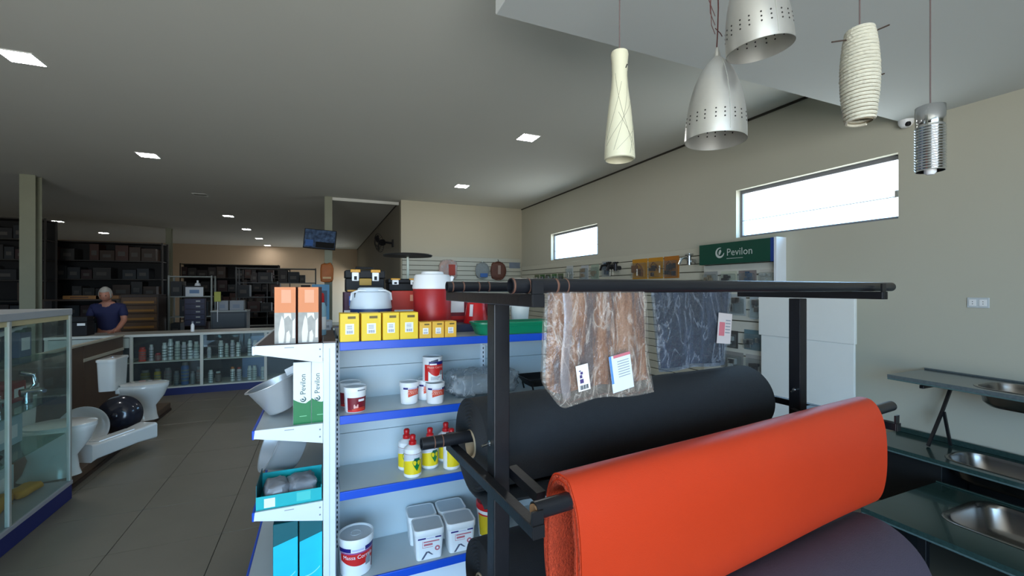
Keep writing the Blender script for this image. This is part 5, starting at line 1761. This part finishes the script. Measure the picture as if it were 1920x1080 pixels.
for x, r, h, k in ((-2.5, .06, .26, 0), (-2.35, .045, .27, 1), (-2.22, .05, .28, 2), (-2.11, .036, .22, 3), (-2.0, .052, .35, 4), (-1.9, .034, .2, 5), (-1.82, .034, .26, 6)):
    can('%s can on the lower counter shelf, bay with the red can' % lowm[k][0], x, KY + .13, .13, r, h, mat('low_can_' + lowm[k][0].replace(' ', '_'), lowm[k][1], .45), mat('cap_dim', '6E7274', .5), grp)
for i, (x, r, h, m, cp, lab) in enumerate(((-1.66, .036, .2, can_m[0], cap_w, 'pale can leftmost on the lower shelf of the right counter bay'), (-1.56, .04, .17, mat('can_brown_d', '5E4A44', .5), cap_w, 'brown can on the lower shelf of the right counter bay'), (-1.36, .034, .23, can_m[1], mat('cap_orange', 'C8742C', .4), 'pale can with an orange cap on the lower shelf of the right counter bay'), (-1.27, .034, .22, can_m[3], mat('cap_red_d', 'A8443C', .4), 'striped can right of the orange capped one in the counter'), (-1.12, .034, .23, can_m[0], cap_w, 'grey can right of the middle of the lower shelf, right bay'), (-1.05, .034, .23, can_m[2], cap_w, 'sage can next to the grey one on the lower shelf, right bay'), (-.93, .03, .2, can_m[0], cap_w, 'last pale can by the right post of the right counter bay'))):
    can(lab, x, KY + .13, .13, r, h, m, cp, grp)
t = thing('blue_sheet', 'pale blue board standing inside the counter at the right of the right bay', 'board', (-1.0, 8.6, .531))
G().box((-.14, 0, 0), (.1, .012, .3)).build('board', mat('board_blue', '7E93B4', .5), t, bevel=.002)
t = thing('blue_sheet', 'blue board standing low inside the counter at the right of the right bay', 'board', (-1.02, 8.62, .131))
G().box((-.24, 0, 0), (.12, .012, .34)).build('board', mat('board_blue_deep', '5A76A4', .5), t, bevel=.002)

# printer on the counter by the clerk
t = thing('receipt_printer', 'black printer with a white label on the counter before the clerk', 'printer', (-3.30, 8.33, .951))
G().box((-.13, 0, 0), (.13, .24, .2)).build('case', black_pl, t, bevel=.008, seg=2)
G().box((-.125, .02, .2), (.125, .22, .28)).build('paper_hood', black_pl, t, bevel=.008, seg=2)
G().box((.02, -.002, .15), (.11, .001, .185)).build('white_label', white_pr, t)

# ------------------------------------------------------------------ the clerk
def skin(name, pts, edges, m, parent, sub=2):
    """pts: (x, y, z, radius)"""
    me = bpy.data.meshes.new(name)
    me.from_pydata([p[:3] for p in pts], edges, [])
    o = bpy.data.objects.new(name, me)
    C.objects.link(o)
    o.modifiers.new('skin', 'SKIN').use_smooth_shade = True
    for i, p in enumerate(pts):
        r = p[3]
        me.skin_vertices[0].data[i].radius = r if isinstance(r, tuple) else (r, r)
        me.skin_vertices[0].data[i].use_root = (i == 0)
    s = o.modifiers.new('sub', 'SUBSURF')
    s.levels = s.render_levels = sub
    bpy.context.view_layer.update()
    m2 = bpy.data.meshes.new_from_object(o.evaluated_get(bpy.context.evaluated_depsgraph_get()))
    m2.name = name
    o.modifiers.clear()
    o.data = m2
    bpy.data.meshes.remove(me)
    m2.materials.clear()
    m2.materials.append(m)
    m2.shade_smooth()
    o.parent = parent
    return o


skin_m = mat('skin_tone', 'A8705A', .55, var=.06)
navy_c = mat('navy_shirt', '181C44', .8, var=.1)
# stands behind the counter facing the shop (-y), leaning on one hand
p_ = thing('person', 'person in a navy polo shirt leaning on the counter and looking down', 'person', (-3.17, 9.06, 0))
body = [(0, 0, .90, (.14, .105)), (0, -.01, 1.05, (.135, .10)), (0, -.03, 1.22, (.155, .105)), (0, -.05, 1.355, (.12, .085)), (0, -.075, 1.43, .052), (0, -.11, 1.50, .062),
        (-.17, -.045, 1.345, .055), (-.225, -.08, 1.12, .043), (-.16, -.30, 1.02, .033), (-.13, -.38, .995, .026),
        (.17, -.045, 1.345, .055), (.225, -.10, 1.13, .043), (.20, -.30, .995, .033), (.185, -.38, .975, .026),
        (-.085, 0, .80, .088), (-.09, -.02, .48, .06), (-.09, .02, .09, .042), (-.09, -.11, .04, .035),
        (.085, 0, .80, .088), (.09, -.02, .48, .06), (.09, .02, .09, .042), (.09, -.11, .04, .035)]
edges = [(0, 1), (1, 2), (2, 3), (3, 4), (4, 5), (3, 6), (6, 7), (7, 8), (8, 9), (3, 10), (10, 11), (11, 12), (12, 13), (0, 14), (14, 15), (15, 16), (16, 17), (0, 18), (18, 19), (19, 20), (20, 21)]
skin('body', body, edges, skin_m, p_)
# head: shaped ovoid tilted down, with face
H0 = Matrix.Translation((0, -.135, 1.545)) @ Matrix.Rotation(R(20), 4, 'X')
g = G()
g.M = H0


def headf(a, b):
    th, ph = a * 2 * PI, b * PI
    x, y, z = math.sin(ph) * math.sin(th) * .076, -math.sin(ph) * math.cos(th) * .095, -math.cos(ph) * .118
    if z < -.02:
        x *= 1 - .32 * ((-z - .02) / .1) ** 1.2
    if y < -.06 and abs(z + .05) < .05:
        y -= .004
    return (x, y, z)


g.grid(headf, 32, 20)
hd_ = g.build('head', skin_m, p_, smooth=True)
f = G()
f.M = H0
f.add([(-.012, -.092, -.03), (.012, -.092, -.03), (0, -.092, .02), (0, -.122, -.026)], [(0, 1, 3), (1, 2, 3), (2, 0, 3), (0, 2, 1)])
f.build('nose', skin_m, hd_, smooth=True, bevel=.003, seg=2)
for s in (-1, 1):
    f = G()
    f.M = H0 @ Matrix.Translation((s * .032, -.083, .012))
    f.lathe([(0, -.009), (.007, -.006), (.010, 0), (.007, .006), (0, .009)], 12).build('eye', mat('eye_dark', '2A2220', .3), hd_, smooth=True)
    f = G()
    f.M = H0 @ Matrix.Translation((s * .076, .005, -.005)) @ Matrix.Rotation(R(90), 4, 'Y')
    f.lathe([(0, -.008), (.022, -.006), (.028, 0), (.022, .006), (0, .008)], 14).build('ear', skin_m, hd_, smooth=True)
f = G()
f.M = H0
f.box((-.022, -.092, -.066), (.022, -.083, -.06)).build('mouth', mat('lip_tone', '8A4A44', .5), hd_, bevel=.002)
g = G()
g.M = H0


def hairf(a, b):
    x, y, z = headf(a, .36 + .64 * b)
    k = 1.09
    if y < -.045 and z < .055:
        k = .9
    return (x * k, y * k + .004, z * 1.07 + .003)


g.grid(hairf, 32, 14).build('hair', mat('grey_white_hair', '9C968C', .8, var=.15, scale=60), p_, smooth=True)
skin('polo_shirt', [(0, 0, .93, (.155, .12)), (0, -.01, 1.05, (.15, .115)), (0, -.03, 1.22, (.17, .12)), (0, -.05, 1.36, (.13, .095)), (0, -.068, 1.405, .06), (-.175, -.045, 1.345, .068), (-.222, -.075, 1.17, .062), (.175, -.045, 1.345, .068), (.222, -.09, 1.18, .062)],
     [(0, 1), (1, 2), (2, 3), (3, 4), (3, 5), (5, 6), (3, 7), (7, 8)], navy_c, p_)
skin('trousers', [(0, 0, .92, (.15, .115)), (-.085, 0, .80, .1), (-.09, -.02, .48, .075), (-.09, .02, .1, .06), (.085, 0, .80, .1), (.09, -.02, .48, .075), (.09, .02, .1, .06)], [(0, 1), (1, 2), (2, 3), (0, 4), (4, 5), (5, 6)], mat('trouser_cloth', '23242C', .8, var=.1), p_)
for s, hx, hy, hz in ((1, .185, -.395, .972), (-1, -.13, -.395, .99)):
    pts = [(hx, hy + .015, hz, .02), (hx, hy - .03, hz - .004, (.034, .014))]
    es = [(0, 1)]
    for k in range(4):
        ox = (-.027 + .018 * k)
        L_ = (.05, .06, .056, .042)[k]
        b = len(pts)
        pts += [(hx + ox, hy - .055, hz - .004, .0085), (hx + ox * 1.15, hy - .055 - L_ * .55, hz - .008, .0078), (hx + ox * 1.2, hy - .055 - L_, hz - .016, .0065)]
        es += [(1, b), (b, b + 1), (b + 1, b + 2)]
    b = len(pts)
    pts += [(hx - s * .036, hy - .012, hz - .004, .010), (hx - s * .052, hy - .045, hz - .01, .008)]
    es += [(1, b), (b, b + 1)]
    skin('hand', pts, es, skin_m, p_, 1)

# ------------------------------------------------------------------ the dim back of the shop
def shelf_rack(label, x, y, w_, d, h, levels, m, rz=0., back=False):
    t = thing('storage_rack', label, 'rack', (x, y, 0), rz)
    for a in (-w_ / 2, w_ / 2 - .03):
        for b in (0, d - .03):
            G().box((a, b, 0), (a + .03, b + .03, h)).build('upright', m, t)
    for k in range(levels):
        z = .1 + (h - .14) * k / (levels - 1)
        G().box((-w_ / 2 + .031, .001, z), (w_ / 2 - .031, d - .001, z + .025)).build('shelf', m, t)
    if back:
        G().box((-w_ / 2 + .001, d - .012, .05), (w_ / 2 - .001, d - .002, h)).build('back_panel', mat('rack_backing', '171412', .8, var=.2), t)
    return t


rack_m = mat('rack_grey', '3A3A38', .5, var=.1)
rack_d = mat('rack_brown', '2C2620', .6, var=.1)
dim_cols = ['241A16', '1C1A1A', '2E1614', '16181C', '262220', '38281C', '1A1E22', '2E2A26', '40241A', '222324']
GB = 'stock boxes on the storage racks'


def stock(label, x0, x1, y, z0, z1, dp, m):
    t = thing('stock_box', label, 'box', ((x0 + x1) / 2, y, z0 + .001), 0, GB)
    w2 = (x1 - x0) / 2
    G().box((-w2, 0, 0), (w2, dp, z1 - z0)).build('box_body', m, t, bevel=.003)
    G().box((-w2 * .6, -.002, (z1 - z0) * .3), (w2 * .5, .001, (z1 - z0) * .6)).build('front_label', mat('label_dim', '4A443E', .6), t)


def fill(label, x, y, w_, d, h, levels, seed, dens=.9, row=''):
    r2 = random.Random(seed)
    for k in range(levels - 1):
        z = .1 + (h - .14) * k / (levels - 1) + .025
        gap = (h - .14) / (levels - 1) - .03
        if z + gap < .95:
            continue
        xx = x - w_ / 2 + .04
        i = 0
        while True:
            bw = r2.uniform(.16, .36)
            if xx + bw > x + w_ / 2 - .04 or i > 14:
                break
            if r2.random() < dens:
                m = dim_cols[r2.randrange(len(dim_cols))]
                i += 1
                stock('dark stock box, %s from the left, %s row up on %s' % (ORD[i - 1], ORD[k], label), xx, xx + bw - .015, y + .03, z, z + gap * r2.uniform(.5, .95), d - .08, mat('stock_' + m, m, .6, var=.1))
            xx += bw


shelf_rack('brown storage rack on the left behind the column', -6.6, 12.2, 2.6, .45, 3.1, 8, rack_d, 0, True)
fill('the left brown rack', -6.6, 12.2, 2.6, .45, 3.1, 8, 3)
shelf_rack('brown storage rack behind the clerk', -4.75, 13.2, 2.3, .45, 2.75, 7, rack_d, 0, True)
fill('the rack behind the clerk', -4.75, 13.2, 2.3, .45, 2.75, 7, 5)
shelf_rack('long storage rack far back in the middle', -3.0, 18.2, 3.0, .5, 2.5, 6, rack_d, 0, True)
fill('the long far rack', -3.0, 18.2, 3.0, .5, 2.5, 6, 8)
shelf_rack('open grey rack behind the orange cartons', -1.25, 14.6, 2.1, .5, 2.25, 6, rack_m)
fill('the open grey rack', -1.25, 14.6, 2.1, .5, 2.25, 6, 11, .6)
# low drawer cabinet with amber drawer fronts by the clerk
t = thing('drawer_cabinet', 'brown cabinet with rows of amber trays right of the clerk', 'cabinet', (-3.33, 10.9, 0))
G().box((-.32, .02, 0), (.28, .5, 1.52)).build('carcass', wood_dk, t, bevel=.004)
for k in range(8):
    dr = G().box((-.3, -.01, .16 + k * .165), (.26, .019, .16 + k * .165 + .15)).build('drawer', mat('drawer_brown', '5E4228', .5, var=.15), t, bevel=.004)
    G().box((-.26, -.03, .16 + k * .165 + .03), (.22, -.011, .16 + k * .165 + .075)).build('tray_front', mat('amber_tray', '9A6A2A', .5), dr, bevel=.003)
for i, (x, w_) in enumerate(((-4.35, .55), (-3.95, .36))):
    t = thing('amber_box', 'long amber box on the shelf %s' % ('far left of the clerk' if i == 0 else 'just left of the head of the clerk'), 'box', (x, 11.2, 1.43))
    G().box((-w_ / 2, 0, 0), (w_ / 2, .2, .07)).build('box_body', mat('amber_dim', '8A5A24', .5, var=.15), t, bevel=.004)
    G().box((-w_ * .3, -.002, .02), (w_ * .2, .001, .05)).build('printed_band', mat('amber_dark', '5A3414', .5), t)
t = thing('shelf_table', 'dark shelf board on legs carrying the amber boxes behind the clerk', 'shelf', (-4.34, 11.15, 0))
G().box((-.6, 0, 1.4), (.6, .3, 1.43)).build('board', wood_dk, t)
for x in (-.58, .54):
    G().box((x, .02, 0), (x + .04, .28, 1.4)).build('leg', wood_dk, t)

# grey rack with white sign and parts drawers
RX, RY = -2.72, 11.8
rk2 = shelf_rack('pale metal rack with a white sign and parts drawers behind the counter', RX, RY, .82, .4, 1.93, 5, mat('rack_pale', '8A8C84', .5, var=.05))
t = thing('white_sign', 'small white sign with blue lettering on the pale rack', 'sign', (-2.64, RY - .02, 1.46))
G().box((-.165, -.008, 0), (.165, 0, .21)).build('board', mat('sign_board', 'D8D8DA', .5), t, bevel=.002)
G().box((-.09, -.0095, .07), (.09, -.0075, .15)).build('blue_lettering', mat('sign_blue_dim', '6A84A8', .5), t)
t = thing('small_lamp', 'white clip lamp above the white sign', 'lamp', (-2.58, RY - .02, 1.70))
G().lathe([(0, 0), (.06, 0), (.05, .05), (.02, .07), (.02, .12), (0, .12)], 20).build('shade', white_pl, t, smooth=True)
t = thing('parts_drawers', 'column of small drawers with white tags under the white sign', 'drawers', (-2.62, RY - .06, .80))
G().box((-.2, 0, 0), (.2, .05, .62)).build('carcass', mat('drawers_plum', '3A2A34', .5, var=.1), t, bevel=.003)
for k in range(5):
    dr = G().box((-.18, -.02, .03 + k * .118), (.18, -.001, .03 + k * .118 + .104)).build('drawer', mat('drawers_violet', '35304A', .5), t, bevel=.003)
    G().box((.02, -.026, .03 + k * .118 + .04), (.1, -.02, .03 + k * .118 + .07)).build('tag', mat('tag_dim', 'B0AFA8', .5), dr)
fill('the pale metal rack', RX, RY, .82, .4, 1.93, 5, 21, .7)
t = thing('yellow_sign', 'small yellow green card on a stick behind the counter', 'sign', (-2.06, 11.0, 1.33))
G().box((-.06, -.004, .03), (.06, .004, .24)).build('card', mat('card_yellow', 'A8A838', .5), t, bevel=.002)
G().cyl((0, 0, -.40), (0, 0, .03), .008, n=8).build('stick', white_pl, t)
t = thing('grey_cabinet', 'low grey cabinet carrying two pale boxes behind the counter', 'cabinet', (-1.98, 11.0, 0))
G().box((-.2, .03, 0), (.45, .5, 1.14)).build('carcass', mat('cabinet_grey_dim', '3C3D3F', .5, var=.06), t, bevel=.004)
for k in range(3):
    G().box((-.17, .012, .14 + k * .33), (.42, .029, .14 + k * .33 + .31)).build('door', mat('cabinet_door_dim', '46494C', .5), t, bevel=.003)
G().box((-.21, .0, 1.14), (.46, .51, 1.165)).build('top_board', mat('board_pale_dim', 'A2A49E', .5), t)
for i, (x, w_) in enumerate(((-1.98, .2), (-1.72, .26))):
    t = thing('pale_box', 'pale box on the low grey cabinet, %s one' % ('left' if i == 0 else 'right'), 'box', (x, 11.08, 1.166), 0)
    G().box((-w_ / 2, 0, 0), (w_ / 2, .2, .21)).build('box_body', mat('pale_box_dim', '8E9094', .5, var=.1), t, bevel=.003)
    G().box((-w_ * .3, -.002, .05), (w_ * .2, .001, .13)).build('printed_mark', mat('pale_print_dim', '7A8290', .5), t)
t = thing('bottle', 'small white bottle standing on the counter', 'bottle', (-1.93, 8.5, .951))
G().lathe([(0, 0), (.025, 0), (.025, .1), (.012, .125), (.012, .15), (0, .15)], 16).build('bottle_body', white_pl, t, smooth=True)
G().lathe([(.013, .13), (.015, .135), (.015, .16), (0, .16)], 14).build('cap', grey_pr, t, smooth=True)
t = thing('grille_frame', 'dark open grille frame standing at the far back', 'grille', (-1.62, 15.6, 1.85))
for z in (0, .18, .36):
    G().box((-.66, 0, z), (.66, .03, z + .03)).build('bar', mat('frame_brown', '3A3028', .6), t)
for k in range(7):
    G().box((-.66 + k * .215, .0, -1.85), (-.63 + k * .215, .03, .39) if k % 3 == 0 else (-.63 + k * .215, .03, .36)).build('bar', mat('frame_brown', '3A3028', .6), t) if k % 3 == 0 else G().box((-.66 + k * .215, .001, .03), (-.635 + k * .215, .028, .18)).build('bar', mat('frame_brown', '3A3028', .6), t)

# screen on the column, orange and blue things below it
t = thing('monitor', 'flat screen hanging tilted on the slim column', 'screen', (-.06, 9.66, 2.64), 0, None, (R(-10), R(4), R(-6)))
G().box((-.30, 0, -.2), (.30, .05, .2)).build('bezel', black_pl, t, bevel=.006, seg=2)
scr = bpy.data.materials.new('lit_screen')
scr.use_nodes = True
nt = scr.node_tree
b = nt.nodes['Principled BSDF']
tcn = nt.nodes.new('ShaderNodeTexCoord')
nz = nt.nodes.new('ShaderNodeTexNoise')
nz.inputs['Scale'].default_value = 14
nz.inputs['Detail'].default_value = 5
cr = nt.nodes.new('ShaderNodeValToRGB')
cr.color_ramp.elements[0].color = lin('131A2A')
cr.color_ramp.elements[0].position = .3
cr.color_ramp.elements[1].color = lin('3A4E68')
cr.color_ramp.elements[1].position = .75
nt.links.new(tcn.outputs['Object'], nz.inputs['Vector'])
nt.links.new(nz.outputs['Fac'], cr.inputs['Fac'])
nt.links.new(cr.outputs['Color'], b.inputs['Base Color'])
nt.links.new(cr.outputs['Color'], b.inputs['Emission Color'])
b.inputs['Emission Strength'].default_value = .16
b.inputs['Roughness'].default_value = .2
s_ = G().box((-.285, -.002, -.185), (.285, .001, .185)).build('display', scr, t)
G().box((-.07, -.004, -.18), (.28, -.002, -.06)).build('dark_panel', mat('screen_dark', '05060A', .25), s_)
G().box((-.26, -.004, -.16), (-.12, -.002, -.03)).build('blue_panel', mat('screen_blue', '24487C', .4, emit=.1), s_)
G().box((.10, .05, -.03), (.15, .19, .03)).build('mount', black_pl, t)
t = thing('orange_bag', 'orange bag hanging on the slim column below the screen', 'bag', (.07, 9.80, 1.96))
G().grid(lump(.125, .045, .2, 24, 14, .12, 31, 0), 24, 14).build('bag_body', mat('bag_orange', 'B4642A', .55, var=.25, scale=8), t, smooth=True)
G().box((-.08, -.055, -.12), (.08, -.043, -.08)).build('pale_print', mat('bag_print', 'D8B07A', .5), t)
t = thing('blue_display', 'light blue poster stand on the floor before the slim column', 'stand', (-.03, 9.2, 0))
G().box((-.17, 0, 0), (.14, .05, 1.72)).build('board', mat('poster_blue', '5A94B8', .5, var=.1), t, bevel=.004)
G().box((-.12, -.003, 1.3), (.1, .001, 1.6)).build('printed_patch', mat('poster_dark', '3C5A70', .5), t)

# wall fan
t = thing('wall_fan', 'black wall fan on the dim passage wall', 'fan', (1.52, 10.75, 2.72))
G().cyl((.0, 0, 0), (-.2, 0, .02), .025, n=12).build('arm', black_pl, t, smooth=True)
G().box((-.012, -.06, -.09), (.02, .06, .09)).build('wall_plate', black_pl, t, bevel=.004)
M_ = Matrix.Translation((-.26, -.06, 0)) @ Matrix.Rotation(R(-70), 4, 'Z') @ Matrix.Rotation(R(100), 4, 'X')
g = G()
g.M = M_
g.lathe([(0, -.08), (.07, -.07), (.08, 0), (.05, .05), (0, .06)], 20)
g.build('motor', black_pl, t, smooth=True)
for k in range(3):
    g = G()
    g.M = M_ @ Matrix.Rotation(2 * PI * k / 3, 4, 'Z')
    g.add([(.03, -.03, .05), (.17, -.08, .035), (.2, .03, .06), (.13, .07, .075), (.04, .04, .07), (.03, -.03, .056), (.17, -.08, .041), (.2, .03, .066), (.13, .07, .081), (.04, .04, .076)], [(0, 1, 2, 3, 4), (9, 8, 7, 6, 5)] + [(i, (i + 1) % 5, 5 + (i + 1) % 5, 5 + i) for i in range(5)])
    g.build('blade', black_pl, t)
g = G()
g.M = M_
for rr, z in ((.22, .06), (.15, .10), (.08, .12)):
    g.tube([(rr * math.cos(2 * PI * k / 28), rr * math.sin(2 * PI * k / 28), z) for k in range(28)], .005, n=5, closed=True)
for k in range(20):
    a = 2 * PI * k / 20
    g.tube([(rr * math.cos(a), rr * math.sin(a), z) for rr, z in ((.04, .122), (.08, .12), (.15, .10), (.22, .06))], .003, n=4)
g.build('guard', black_pl, t, smooth=True, kind='stuff')
